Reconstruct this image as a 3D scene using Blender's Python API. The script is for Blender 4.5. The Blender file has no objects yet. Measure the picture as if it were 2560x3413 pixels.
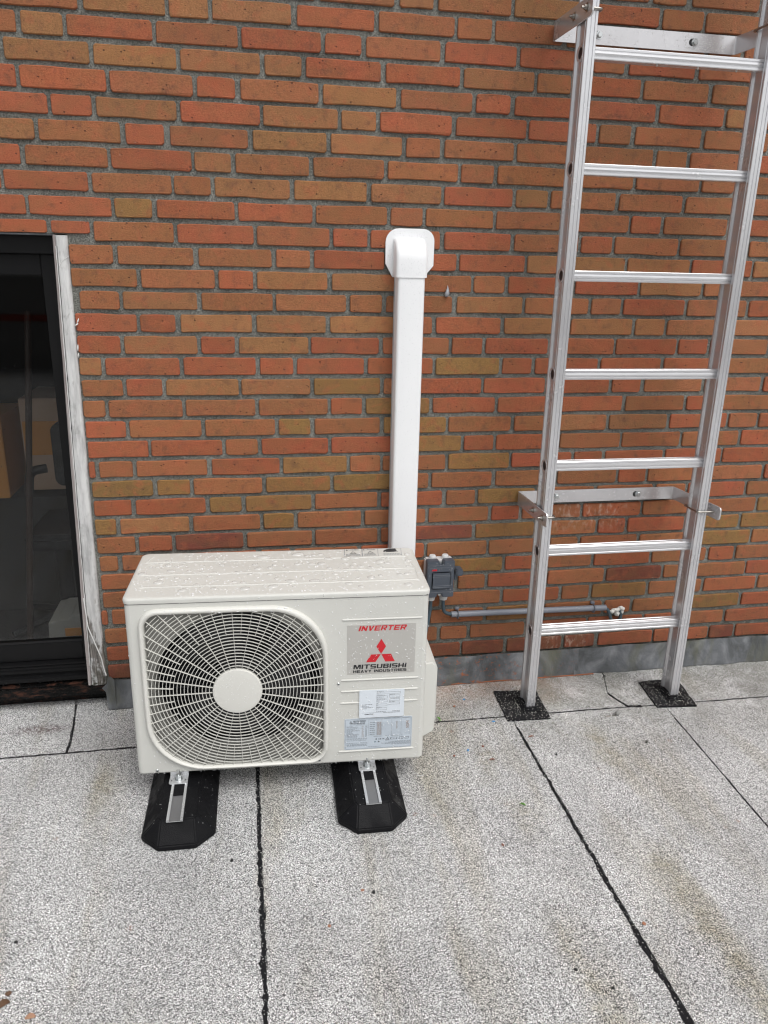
import bpy, bmesh, math, random
from mathutils import Vector, Matrix, noise
from mathutils.geometry import tessellate_polygon
random.seed(7)
S = bpy.context.scene
COL = S.collection
rnd = random.uniform

# ---------------------------------------------------------------- camera
YAW, PITCH, ROLL = 0.182302696, 0.310248011, 0.0217735491
cy, sy, cp, sp = math.cos(YAW), math.sin(YAW), math.cos(PITCH), math.sin(PITCH)
fw = Vector((sy * cp, cy * cp, -sp)); rt = Vector((cy, -sy, 0)); up = rt.cross(fw)
cr, sr = math.cos(ROLL), math.sin(ROLL)
r2 = rt * cr + up * sr; u2 = up * cr - rt * sr
cam = bpy.data.cameras.new('camera'); cam_o = bpy.data.objects.new('camera', cam); COL.objects.link(cam_o)
mw = Matrix.Identity(4)
for i in range(3):
    mw[i][0] = r2[i]; mw[i][1] = u2[i]; mw[i][2] = -fw[i]
mw[0][3], mw[1][3], mw[2][3] = 0.0, -2.35846, 1.41858
cam_o.matrix_world = mw
cam.sensor_fit = 'VERTICAL'; cam.sensor_height = 24.0; cam.sensor_width = 18.0
cam.lens = 24.0 * 2563.0 / 3413.0
cam.clip_start = 0.02; cam.clip_end = 500
S.camera = cam_o

# ---------------------------------------------------------------- light: bright overcast
SUN_EL, SUN_AZ = 58.0, 155.0            # azimuth clockwise from +Y (north); light from the front right
world = bpy.data.worlds.new('World'); S.world = world; world.use_nodes = True
wn = world.node_tree.nodes; wl = world.node_tree.links; wn.clear()
sky = wn.new('ShaderNodeTexSky'); sky.sky_type = 'NISHITA'; sky.sun_disc = False
sky.sun_elevation = math.radians(SUN_EL); sky.sun_rotation = math.radians(SUN_AZ)
sky.air_density = 1.0; sky.dust_density = 4.0; sky.ozone_density = 1.0
hs = wn.new('ShaderNodeHueSaturation'); hs.inputs['Saturation'].default_value = 0.16
bg = wn.new('ShaderNodeBackground'); bg.inputs['Strength'].default_value = 0.15
wo = wn.new('ShaderNodeOutputWorld')
wl.new(sky.outputs[0], hs.inputs['Color']); wl.new(hs.outputs[0], bg.inputs[0]); wl.new(bg.outputs[0], wo.inputs[0])
sl = bpy.data.lights.new('sun', 'SUN'); sl.energy = 1.1; sl.angle = math.radians(35); sl.color = (1.0, 0.985, 0.965)
so = bpy.data.objects.new('sun', sl); COL.objects.link(so)
az, el = math.radians(SUN_AZ), math.radians(SUN_EL)
sdir = Vector((math.sin(az) * math.cos(el), math.cos(az) * math.cos(el), math.sin(el)))
so.rotation_euler = sdir.to_track_quat('Z', 'Y').to_euler(); so.location = sdir * 20
S.view_settings.view_transform = 'Standard'; S.view_settings.look = 'None'
S.view_settings.gamma = 1.0; S.view_settings.use_curve_mapping = False
S.view_settings.exposure = 0.12
S.cycles.use_denoising = True; S.cycles.denoiser = 'OPENIMAGEDENOISE'; S.cycles.denoising_input_passes = 'RGB_ALBEDO_NORMAL'; S.cycles.filter_width = 1.2

# ---------------------------------------------------------------- helpers
def link(o, parent=None):
    COL.objects.link(o)
    if parent is not None: o.parent = parent
    return o

def tag(o, label=None, cat=None, group=None, kind=None):
    if label: o['label'] = label
    if cat: o['category'] = cat
    if group: o['group'] = group
    if kind: o['kind'] = kind
    return o

def thing(name, label, cat, loc=(0, 0, 0), rz=0.0, group=None):
    o = bpy.data.objects.new(name, None); link(o)
    o.location = loc; o.rotation_euler = (0, 0, rz); o.empty_display_size = 0.05
    return tag(o, label, cat, group)

class MB:
    """collects vertices and faces for one mesh object"""
    def __init__(self): self.v = []; self.f = []
    def add(self, vs, fs):
        n = len(self.v); self.v += [tuple(p) for p in vs]; self.f += [tuple(i + n for i in q) for q in fs]
        return self
    def box(self, a, b):
        x0, y0, z0 = a; x1, y1, z1 = b
        return self.add([(x0,y0,z0),(x1,y0,z0),(x1,y1,z0),(x0,y1,z0),(x0,y0,z1),(x1,y0,z1),(x1,y1,z1),(x0,y1,z1)],
                        [(0,3,2,1),(4,5,6,7),(0,1,5,4),(1,2,6,5),(2,3,7,6),(3,0,4,7)])
    def tube(self, pts, r, n=12, cap=True, closed=False, ry=None):
        pts = [Vector(p) for p in pts]; m = len(pts); rings = []
        prev = None
        for i, p in enumerate(pts):
            if closed: t = pts[(i + 1) % m] - pts[i - 1]
            elif i == 0: t = pts[1] - p
            elif i == m - 1: t = p - pts[-2]
            else: t = (pts[i + 1] - p).normalized() + (p - pts[i - 1]).normalized()
            t.normalize()
            if prev is None:
                a = Vector((0, 0, 1)) if abs(t.z) < 0.9 else Vector((0, 1, 0))
                n1 = t.cross(a).normalized()
            else:
                n1 = (prev - t * prev.dot(t)).normalized()
            prev = n1; n2 = t.cross(n1)
            rr = r[i] if isinstance(r, (list, tuple)) else r
            rb = rr if ry is None else ry
            rings.append([p + n1 * math.cos(2 * math.pi * k / n) * rr + n2 * math.sin(2 * math.pi * k / n) * rb for k in range(n)])
        vs = [q for g in rings for q in g]; fs = []
        for i in range(m if closed else m - 1):
            j = (i + 1) % m
            for k in range(n):
                l = (k + 1) % n; fs.append((i * n + k, i * n + l, j * n + l, j * n + k))
        if cap and not closed:
            fs.append(tuple(reversed(range(n)))); fs.append(tuple((m - 1) * n + k for k in range(n)))
        return self.add(vs, fs)
    def cyl(self, a, b, r, n=16, r1=None):
        return self.tube([a, b], [r, r if r1 is None else r1], n)
    def lathe(self, prof, c, axis=(0, 0, 1), n=24):
        """prof: (radius, distance along the axis)"""
        ax = Vector(axis).normalized(); a = Vector((0, 0, 1)) if abs(ax.z) < 0.9 else Vector((1, 0, 0))
        e1 = ax.cross(a).normalized(); e2 = ax.cross(e1); c = Vector(c); vs = []; fs = []
        for r, h in prof:
            for k in range(n):
                t = 2 * math.pi * k / n; vs.append(c + ax * h + (e1 * math.cos(t) + e2 * math.sin(t)) * r)
        for i in range(len(prof) - 1):
            for k in range(n):
                l = (k + 1) % n; fs.append((i * n + k, i * n + l, (i + 1) * n + l, (i + 1) * n + k))
        fs.append(tuple(reversed(range(n)))); m = len(prof) - 1; fs.append(tuple(m * n + k for k in range(n)))
        return self.add(vs, fs)
    def poly(self, loops, fn0, fn1=None):
        """2D outline (and holes) filled at fn0; with fn1 also filled there and walled in between"""
        loops3 = [[Vector((p[0], p[1], 0)) for p in l] for l in loops]
        flat = [p for l in loops for p in l]
        tris = tessellate_polygon(loops3); n = len(flat)
        def area(t):
            a, b, c = (flat[i] for i in t); return (b[0]-a[0])*(c[1]-a[1])-(b[1]-a[1])*(c[0]-a[0])
        tris = [t if area(t) > 0 else tuple(reversed(t)) for t in tris if abs(area(t)) > 1e-12]
        vs = [fn0(*p) for p in flat]; fs = [tuple(t) for t in tris]
        if fn1:
            vs += [fn1(*p) for p in flat]; fs += [tuple(i + n for i in reversed(t)) for t in tris]
            o = 0
            for l in loops:
                m = len(l)
                for k in range(m):
                    a, b = o + k, o + (k + 1) % m; fs.append((a, b, b + n, a + n))
                o += m
        return self.add(vs, fs)
    def build(self, name, mat, parent=None, smooth=None, bevel=None, seg=2):
        me = bpy.data.meshes.new(name); me.from_pydata(self.v, [], self.f)
        bm = bmesh.new(); bm.from_mesh(me)
        bmesh.ops.remove_doubles(bm, verts=bm.verts, dist=1e-6)
        bmesh.ops.recalc_face_normals(bm, faces=bm.faces)
        if bevel:
            es = [e for e in bm.edges if len(e.link_faces) == 2 and e.calc_face_angle(0) > 0.6]
            bmesh.ops.bevel(bm, geom=es, offset=bevel, segments=seg, affect='EDGES', clamp_overlap=True)
        bm.to_mesh(me); bm.free()
        if smooth is not None:
            me.polygons.foreach_set('use_smooth', [True] * len(me.polygons))
            me.set_sharp_from_angle(angle=math.radians(smooth))
        if mat: me.materials.append(mat)
        return link(bpy.data.objects.new(name, me), parent)

def rrect(x0, y0, x1, y1, r, n=6):
    """rounded rectangle, counter-clockwise; r = one radius or (bl, br, tr, tl)"""
    if not isinstance(r, (tuple, list)): r = (r,) * 4
    out = []
    for (cx, cy_, a0, rr) in ((x0 + r[0], y0 + r[0], 180, r[0]), (x1 - r[1], y0 + r[1], 270, r[1]),
                              (x1 - r[2], y1 - r[2], 0, r[2]), (x0 + r[3], y1 - r[3], 90, r[3])):
        for k in range(n + 1):
            a = math.radians(a0 + 90 * k / n); out.append((cx + rr * math.cos(a), cy_ + rr * math.sin(a)))
    return out

def smooth_closed(pts, times=2):
    for _ in range(times):
        q = []
        for i in range(len(pts)):
            a, b = pts[i], pts[(i + 1) % len(pts)]
            q += [(a[0]*.75+b[0]*.25, a[1]*.75+b[1]*.25), (a[0]*.25+b[0]*.75, a[1]*.25+b[1]*.75)]
        pts = q
    return pts

def arc(pts, r=0.01, n=5):
    """rounds the inner corners of a 3D polyline"""
    pts = [Vector(p) for p in pts]; out = [pts[0]]
    for i in range(1, len(pts) - 1):
        a, b, c = pts[i-1], pts[i], pts[i+1]
        d1 = (a - b); d2 = (c - b); rr = min(r, d1.length * .49, d2.length * .49)
        p0 = b + d1.normalized() * rr; p1 = b + d2.normalized() * rr
        for k in range(n + 1):
            t = k / n; out.append(p0 * (1-t)**2 + b * 2*t*(1-t) + p1 * t*t)
    out.append(pts[-1]); return out

# ---------------------------------------------------------------- materials
def N(nt, kind, **kw):
    n = nt.nodes.new(kind)
    for k, v in kw.items(): setattr(n, k, v)
    return n
def mat(name, color=(.5, .5, .5), rough=.5, metal=0.0, spec=.5, **kw):
    m = bpy.data.materials.new(name); m.use_nodes = True
    b = m.node_tree.nodes['Principled BSDF']
    b.inputs['Base Color'].default_value = (*color, 1); b.inputs['Roughness'].default_value = rough
    b.inputs['Metallic'].default_value = metal; b.inputs['Specular IOR Level'].default_value = spec
    for k, v in kw.items(): b.inputs[k].default_value = v
    return m
class G:
    """small node-graph helper"""
    def __init__(self, m):
        self.m = m; self.nt = m.node_tree; self.b = self.nt.nodes['Principled BSDF']
        self.out = [n for n in self.nt.nodes if n.type == 'OUTPUT_MATERIAL'][0]
    def l(self, a, b): self.nt.links.new(a, b); return self
    def pos(self): return N(self.nt, 'ShaderNodeNewGeometry').outputs['Position']
    def objc(self): return N(self.nt, 'ShaderNodeTexCoord').outputs['Object']
    def sc(self, v, s):
        n = N(self.nt, 'ShaderNodeMapping'); n.inputs['Scale'].default_value = s; self.l(v, n.inputs[0]); return n.outputs[0]
    def noise(self, v, scale, detail=3, rough=.5, dist=0.0):
        n = N(self.nt, 'ShaderNodeTexNoise'); n.inputs['Scale'].default_value = scale
        n.inputs['Detail'].default_value = detail; n.inputs['Roughness'].default_value = rough
        n.inputs['Distortion'].default_value = dist; self.l(v, n.inputs['Vector']); return n.outputs['Fac']
    def vor(self, v, scale, feature='F1', out='Distance', rand=1.0):
        n = N(self.nt, 'ShaderNodeTexVoronoi', feature=feature); n.inputs['Scale'].default_value = scale
        n.inputs['Randomness'].default_value = rand
        self.l(v, n.inputs['Vector']); return n.outputs[out]
    def ramp(self, f, stops, interp='LINEAR'):
        n = N(self.nt, 'ShaderNodeValToRGB'); n.color_ramp.interpolation = interp; e = n.color_ramp.elements
        while len(e) < len(stops): e.new(0.5)
        for i, (p, c) in enumerate(stops):
            e[i].position = p; e[i].color = (*c, 1) if isinstance(c, tuple) else (c, c, c, 1)
        self.l(f, n.inputs[0]); return n.outputs[0]
    def math(self, op, a, b=None, clamp=False):
        n = N(self.nt, 'ShaderNodeMath', operation=op); n.use_clamp = clamp
        for i, x in enumerate((a, b)):
            if x is None: continue
            if isinstance(x, (int, float)): n.inputs[i].default_value = x
            else: self.l(x, n.inputs[i])
        return n.outputs[0]
    def mix(self, f, a, b, mode='MIX'):
        n = N(self.nt, 'ShaderNodeMix', data_type='RGBA', blend_type=mode)
        for s, x in ((0, f), (6, a), (7, b)):
            if isinstance(x, (int, float)): n.inputs[s].default_value = x
            elif isinstance(x, tuple): n.inputs[s].default_value = (*x, 1)
            else: self.l(x, n.inputs[s])
        return n.outputs[2]
    def xyz(self, v):
        n = N(self.nt, 'ShaderNodeSeparateXYZ'); self.l(v, n.inputs[0]); return n.outputs
    def bump(self, h, strength=.5, dist=.001, prev=None):
        n = N(self.nt, 'ShaderNodeBump'); n.inputs['Strength'].default_value = strength; n.inputs['Distance'].default_value = dist
        self.l(h, n.inputs['Height'])
        if prev: self.l(prev, n.inputs['Normal'])
        return n.outputs[0]
    def color(self, c): self.l(c, self.b.inputs['Base Color']); return self
    def rough(self, c): self.l(c, self.b.inputs['Roughness']); return self
    def normal(self, c): self.l(c, self.b.inputs['Normal']); return self

def brick_material(name, attr):
    m = mat(name, rough=.82, spec=.3); g = G(m); P = g.pos()
    if attr:
        n = N(g.nt, 'ShaderNodeAttribute'); n.attribute_name = 'tone'; base = n.outputs['Color']
    else:
        base = N(g.nt, 'ShaderNodeObjectInfo').outputs['Color']
    big = g.noise(P, 14, 3, .6)
    c = g.mix(g.ramp(big, [(.38, 0.0), (.62, .8)]), base, g.mix(.42, base, (.21, .12, .05)))
    red = g.noise(P, 23, 2, .6, .5)
    c = g.mix(g.ramp(red, [(.52, 0.0), (.68, .42)]), c, (.40, .115, .055))
    smudge = g.noise(P, 31, 4, .65)
    c = g.mix(g.ramp(smudge, [(.53, 0.0), (.72, .6)]), c, (.135, .065, .042))
    fine = g.noise(P, 330, 3, .7)
    c = g.mix(1.0, c, g.ramp(fine, [(.3, .70), (.7, 1.24)]), 'MULTIPLY')
    pits = g.vor(g.sc(P, (1, 1, 1.25)), 70)
    pcol = g.noise(P, 37, 2)
    pm = g.math('MULTIPLY', g.ramp(pits, [(.13, 1.0), (.20, 0.0)]), g.ramp(pcol, [(.55, 0.0), (.60, 1.0)]))
    c = g.mix(g.math('MULTIPLY', pm, .85), c, (.05, .018, .015))
    lm = g.math('MULTIPLY', g.ramp(g.vor(P, 60), [(.03, 1.0), (.05, 0.0)]), g.ramp(g.noise(P, 20, 1), [(.60, 0.0), (.63, 1.0)]))
    c = g.mix(lm, c, (.7, .66, .6))
    # lime runs under the lower ladder bracket and beside the ladder foot
    X = g.xyz(P)
    zone = g.math('MULTIPLY', g.ramp(g.math('ABSOLUTE', g.math('SUBTRACT', X[0], 1.13)), [(.10, 1.0), (.19, 0.0)]),
                  g.ramp(X[2], [(0.55, 0.0), (.60, 1.0), (.65, 1.0), (.675, 0.0)]))
    z2 = g.math('MULTIPLY', g.ramp(g.math('ABSOLUTE', g.math('SUBTRACT', X[0], 1.08)), [(.08, 1.0), (.14, 0.0)]),
                g.ramp(X[2], [(.09, 0.0), (.11, 1.0), (.16, 1.0), (.18, 0.0)]))
    zz = g.math('MULTIPLY', g.math('ADD', zone, z2), g.ramp(g.noise(g.sc(P, (1, 1, .5)), 70, 3, .7), [(.5, 0.0), (.72, .75)]))
    c = g.mix(zz, c, (.55, .42, .33))
    # the bottom courses turn darker brown, in uneven patches
    low_dark = g.math('MULTIPLY', g.ramp(X[2], [(.12, 1.0), (.42, 0.0)]), g.ramp(g.noise(P, 9, 3, .6), [(.3, .45), (.7, 1.0)]))
    c = g.mix(g.math('MULTIPLY', low_dark, .42), c, (.10, .04, .022))
    g.color(c)
    wr = g.noise(g.sc(P, (1, 1, 2.4)), 150, 4, .62, .6)
    h = g.math('ADD', g.math('MULTIPLY', wr, 1.0), g.math('MULTIPLY', fine, .55))
    h = g.math('SUBTRACT', h, g.math('MULTIPLY', pm, .9))
    g.normal(g.bump(h, 1.0, .0021))
    return m

M = {}
M['brick'] = brick_material('brick_fired_clay', False)
M['brick_far'] = brick_material('brick_fired_clay_joined', True)
def mk_mortar():
    m = mat('mortar', rough=.95, spec=.2); g = G(m); P = g.pos()
    a = g.noise(P, 400, 3, .8); b = g.noise(P, 9, 4, .6)
    c = g.ramp(a, [(.34, (.05, .053, .047)), (.5, (.185, .188, .168)), (.66, (.40, .40, .37))])
    c = g.mix(1.0, c, g.ramp(b, [(.3, .62), (.7, 1.12)]), 'MULTIPLY')
    X = g.xyz(P)
    low = g.math('MULTIPLY', g.ramp(X[2], [(.10, 1.0), (.30, 0.0)]), g.ramp(g.noise(P, 40, 3), [(.4, .3), (.6, 1.0)]))
    c = g.mix(g.math('MULTIPLY', low, .6), c, (.035, .035, .022)); g.color(c)
    g.normal(g.bump(g.math('ADD', a, g.noise(P, 160, 3)), 1.0, .0022)); return m
M['mortar'] = mk_mortar()

STREAKS = [(1.0, .065, .84, 1.60), (.673, .045, .33, .60), (1.06, .07, .28, .62), (.667, .05, 1.0, 1.45), (.70, .05, .60, .84), (-.42, .06, .30, .55)]
def granule(name, dark=0.0):
    m = mat(name, rough=.8, spec=.35); g = G(m); P = g.pos(); X = g.xyz(P)
    cell = g.vor(P, 600, 'F1', 'Color'); d = g.vor(P, 600, 'F1', 'Distance')
    hue = g.xyz(cell)[0]
    c = g.ramp(hue, [(.0, (.025, .026, .027)), (.20, (.08, .08, .082)), (.36, (.30, .30, .295)), (.55, (.56, .56, .555)), (.80, (.86, .86, .855))])
    mid = g.noise(P, 310, 2, .6)
    c = g.mix(1.0, c, g.ramp(mid, [(.32, .50), (.66, 1.45)]), 'MULTIPLY')
    # broad tone: clouds of darker, more worn surface
    b = g.noise(P, 2.6, 4, .6, .3)
    c = g.mix(1.0, c, g.ramp(b, [(.3, .78), (.7, 1.08)]), 'MULTIPLY')
    # green and brown growth: along the wall and in streaks running out from it
    near = g.ramp(g.math('MULTIPLY', X[1], -1.0), [(.08, .85), (.28, .5), (.55, 0.0)])
    right = g.ramp(X[0], [(.55, .15), (.95, 1.0)])
    n1 = g.ramp(g.noise(P, 8.5, 5, .7), [(.38, 0.0), (.55, 1.0)])
    moss = g.math('MULTIPLY', g.math('MULTIPLY', near, right), n1)
    speck = g.ramp(g.noise(P, 300, 2, .6), [(.40, 0.0), (.54, 1.0)])
    c = g.mix(g.math('MULTIPLY', g.math('MULTIPLY', moss, speck), .80), c, (.060, .060, .020))
    st = g.ramp(g.noise(g.sc(P, (5.5, 1.1, 1)), 1.0, 4, .6, .25), [(.52, 0.0), (.70, 1.0)])
    c = g.mix(g.math('MULTIPLY', st, .55), c, g.mix(1.0, c, (.62, .55, .38), 'MULTIPLY'))
    # rusty bitumen wash near the flashing, and the red-brown patch at the left
    rz = g.math('MULTIPLY', g.ramp(g.math('MULTIPLY', X[1], -1.0), [(.03, 1.0), (.20, 0.0)]), g.ramp(g.math('ABSOLUTE', g.math('SUBTRACT', X[0], .80)), [(.18, 1.0), (.42, 0.0)]))
    c = g.mix(g.math('MULTIPLY', g.math('MULTIPLY', rz, g.ramp(g.noise(P, 16, 4, .7), [(.35, .15), (.6, .8)])), .6), c, (.42, .25, .17))
    ex = g.math('DIVIDE', g.math('SUBTRACT', X[0], -.672), .115); ey = g.math('DIVIDE', g.math('SUBTRACT', X[1], -.103), .034)
    rr = g.math('SQRT', g.math('ADD', g.math('MULTIPLY', ex, ex), g.math('MULTIPLY', ey, ey)))
    pm = g.math('MULTIPLY', g.ramp(rr, [(.35, 1.0), (1.0, 0.0)]), g.ramp(g.noise(g.sc(P, (1, 2.2, 1)), 130, 3, .7, 1.0), [(.46, 0.0), (.56, 1.0)]))
    c = g.mix(g.math('MULTIPLY', pm, .9), c, (.055, .014, .012))
    # old olive streaks where water stood, running away from the wall
    for (sx, sw, ya, yb) in STREAKS:
        wx = g.math('ADD', X[0], g.math('MULTIPLY', g.math('SUBTRACT', g.noise(P, 6, 3), .5), .10))
        mk = g.math('MULTIPLY', g.ramp(g.math('ABSOLUTE', g.math('SUBTRACT', wx, sx)), [(sw * .2, 1.0), (sw, 0.0)]),
                    g.math('MULTIPLY', g.ramp(g.math('MULTIPLY', X[1], -.5), [(ya / 2, 0.0), (ya / 2 + .05, 1.0)]), g.ramp(g.math('MULTIPLY', X[1], -.5), [(yb / 2 - .06, 1.0), (yb / 2, 0.0)])))
        mk = g.math('MULTIPLY', mk, g.ramp(g.noise(P, 24, 4, .7), [(.35, .15), (.62, 1.0)]))
        c = g.mix(g.math('MULTIPLY', mk, .48), c, g.mix(1.0, c, (.50, .43, .22), 'MULTIPLY'))
    # small rusty specks
    rs = g.math('MULTIPLY', g.ramp(g.vor(P, 7), [(.035, 1.0), (.075, 0.0)]), g.ramp(g.noise(P, 180, 2), [(.42, 0.0), (.6, 1.0)]))
    c = g.mix(g.math('MULTIPLY', rs, .6), c, (.22, .08, .03))
    g.color(c)
    g.rough(g.ramp(g.noise(P, 5, 3), [(.35, .55), (.6, .85)]))
    g.normal(g.bump(g.math('SUBTRACT', g.math('MULTIPLY', hue, .6), d), .55, .0016)); return m
M['granule'] = granule('mineral_granules')

def mk_bitumen():
    m = mat('bitumen', (.012, .012, .014), .6, 0, .12); g = G(m); P = g.pos()
    f = g.vor(P, 480, 'F1', 'Color'); k = g.ramp(g.xyz(f)[0], [(.965, 0.0), (.97, 1.0)])
    g.color(g.mix(g.math('MULTIPLY', k, .8), g.mix(g.noise(P, 60, 3), (.006, .006, .007), (.022, .022, .024)), (.6, .6, .58)))
    g.normal(g.bump(g.noise(P, 150, 3), .7, .002)); return m
M['bitumen'] = mk_bitumen()

def painted(name, col, rough=.45, speck=0.0, dirt=.04, coat=0.0):
    m = mat(name, col, rough, 0, .5); g = G(m); P = g.pos()
    n = g.noise(P, 6, 4, .6); c = g.mix(1.0, col, g.ramp(n, [(.3, 1 - dirt), (.7, 1.0)]), 'MULTIPLY')
    g.color(c); g.normal(g.bump(g.noise(P, 900, 2), .08, .0004))
    if coat: g.b.inputs['Coat Weight'].default_value = coat; g.b.inputs['Coat Roughness'].default_value = .15
    return m
M['casing'] = painted('cream_enamel', (.605, .605, .567), .42, dirt=.05)
M['grille'] = painted('cream_enamel_guard', (.66, .655, .61), .4)
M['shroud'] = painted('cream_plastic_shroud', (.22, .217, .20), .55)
M['pvc'] = painted('white_plastic_duct', (.83, .84, .85), .4, dirt=.02)
M['badge'] = mat('silver_badge_film', (.50, .49, .46), .42, .25)
M['red'] = mat('red_print', (.55, .012, .022), .45)
M['black_print'] = mat('black_print', (.018, .018, .02), .5)
M['grey_print'] = mat('grey_print', (.16, .18, .20), .6)
M['tan_print'] = mat('tan_print', (.34, .28, .25), .6)
M['sticker_white'] = mat('white_sticker', (.66, .71, .76), .4)
M['sticker_blue'] = mat('pale_blue_sticker', (.50, .56, .62), .4)
M['screw'] = mat('zinc_plated', (.62, .64, .64), .28, 1.0)
M['stainless'] = mat('stainless_steel', (.38, .36, .33), .28, 1.0)
def mk_black():
    m = mat('fan_black', (.012, .012, .014), .5); return m
M['fan'] = mk_black()
M['coil'] = mat('coil_fins', (.035, .036, .04), .5, .6)
def mk_rubber():
    m = mat('wet_black_rubber', (.011, .011, .012), .6, 0, .10); g = G(m); P = g.pos()
    n = g.noise(P, 14, 4, .6); g.rough(g.ramp(n, [(.42, .30), (.58, .75)]))
    g.color(g.mix(n, (.005, .005, .006), (.012, .012, .013)))
    g.normal(g.bump(g.noise(P, 420, 3), .8, .001)); return m
M['rubber'] = mk_rubber()
def mk_alu(name, base, ro, axis, lines=.12):
    m = mat(name, base, ro, .60); g = G(m); P = g.pos()
    s = {'z': (900, 900, 6), 'x': (6, 900, 900)}[axis]
    st = g.noise(g.sc(P, s), 1.0, 2, .5)
    big = g.noise(P, 9, 4, .6)
    g.color(g.mix(g.ramp(big, [(.3, .0), (.75, .5)]), base, tuple(x * .80 for x in base)))
    g.rough(g.math('ADD', g.math('MULTIPLY', st, .08), g.math('MULTIPLY', big, ro * .9)))
    g.normal(g.bump(st, lines, .0006)); return m
M['alu_v'] = mk_alu('extruded_aluminium_upright', (.66, .66, .675), .42, 'z')
M['alu_h'] = mk_alu('extruded_aluminium_rung', (.70, .70, .715), .36, 'x')
M['alu_strap'] = mk_alu('bent_aluminium_strap', (.66, .65, .66), .40, 'x', .15)
M['alu_side'] = mk_alu('bent_aluminium_strap_side', (.62, .59, .58), .45, 'x', .15)
M['galv'] = mk_alu('galvanised_channel', (.70, .71, .72), .5, 'z', .2)
M['galv_dark'] = mat('dark_channel_floor', (.22, .22, .225), .35, .5)  # darker tone for the channel bottom than for its flanges
def mk_lead():
    m = mat('lead_sheet', rough=.5, metal=.2); g = G(m); P = g.pos()
    a = g.noise(g.sc(P, (1, 1, .7)), 9, 5, .65, .8)
    c = g.ramp(a, [(.30, (.060, .064, .067)), (.44, (.105, .111, .116)), (.54, (.15, .158, .168)), (.70, (.26, .268, .278))])
    b = g.noise(g.sc(P, (1, 1, .35)), 8, 4, .6, .5)
    c = g.mix(g.ramp(b, [(.53, 0.0), (.66, .5)]), c, (.16, .16, .095))
    X = g.xyz(P)
    zone = g.ramp(g.math('ABSOLUTE', g.math('SUBTRACT', X[0], .73)), [(.03, 1.0), (.30, .35), (.50, 0.0)])
    r = g.math('MULTIPLY', zone, g.ramp(g.noise(g.sc(P, (1, 1, 1.4)), 46, 4, .75, .4), [(.58, 0.0), (.62, 1.0)]))
    c = g.mix(g.math('MULTIPLY', r, .85), c, (.36, .115, .045)); g.color(c)
    g.rough(g.ramp(a, [(.3, .35), (.7, .6)])); g.normal(g.bump(g.noise(P, 26, 4, .6), .6, .006)); return m
M['lead'] = mk_lead()
M['sealant'] = mat('rust_red_sealant', (.32, .11, .05), .7)
def mk_wood():
    m = mat('peeling_painted_timber', rough=.6); g = G(m); P = g.pos(); X = g.xyz(P)
    grain = g.noise(g.sc(P, (140, 40, 6)), 1.0, 4, .65, 1.2)
    patch = g.noise(g.sc(P, (22, 22, 7)), 1.0, 5, .7, .3)
    bare = g.ramp(grain, [(.35, (.05, .043, .038)), (.5, (.17, .155, .14)), (.68, (.33, .31, .285))])
    paint = g.ramp(g.noise(g.sc(P, (60, 60, 9)), 1.0, 4, .6), [(.3, (.36, .36, .36)), (.6, (.62, .62, .61))])
    lowz = g.ramp(X[2], [(.15, .0), (.42, .14), (1.0, .22)])
    k = g.ramp(g.math('ADD', patch, lowz), [(.49, 0.0), (.57, 1.0)])
    c = g.mix(k, bare, paint)
    thin = g.ramp(g.math('ADD', g.math('MULTIPLY', grain, .45), g.math('MULTIPLY', g.noise(P, 15, 5, .75), .55)), [(.36, .55), (.47, 0.0)])
    c = g.mix(thin, c, (.17, .16, .155))
    ge = g.ramp(X[2], [(.09, 1.0), (.17, 0.0)])
    c = g.mix(g.math('MULTIPLY', ge, g.ramp(g.noise(P, 130, 3), [(.4, .2), (.6, 1.0)])), c, (.035, .032, .018))
    g.color(c); g.normal(g.bump(g.math('ADD', grain, g.math('MULTIPLY', k, .6)), .6, .0015)); return m
M['wood'] = mk_wood()
def mk_wood2():
    m = mat('weathered_timber_edge', rough=.7); g = G(m); P = g.pos()
    grain = g.noise(g.sc(P, (300, 60, 5)), 1.0, 4, .65, .6)
    g.color(g.ramp(grain, [(.3, (.13, .10, .095)), (.5, (.36, .32, .31)), (.7, (.52, .48, .47))]))
    g.normal(g.bump(grain, .6, .0012)); return m
M['wood_edge'] = mk_wood2()
M['paint_flake'] = mat('white_paint_flakes', (.72, .72, .70), .6)
M['frame_black'] = mat('anthracite_aluminium', (.007, .007, .0075), .4, 0, .2)
def mk_sill():
    m = mat('wet_dark_timber_sill', (.01, .009, .008), .3, 0, .2); g = G(m); P = g.pos()
    n = g.noise(g.sc(P, (1, 1, 3)), 26, 5, .7)
    g.color(g.mix(g.ramp(n, [(.53, 0.0), (.70, .7)]), (.004, .004, .004), (.10, .04, .025)))
    g.rough(g.ramp(n, [(.4, .12), (.6, .5)])); return m
M['sill'] = mk_sill()
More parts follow.
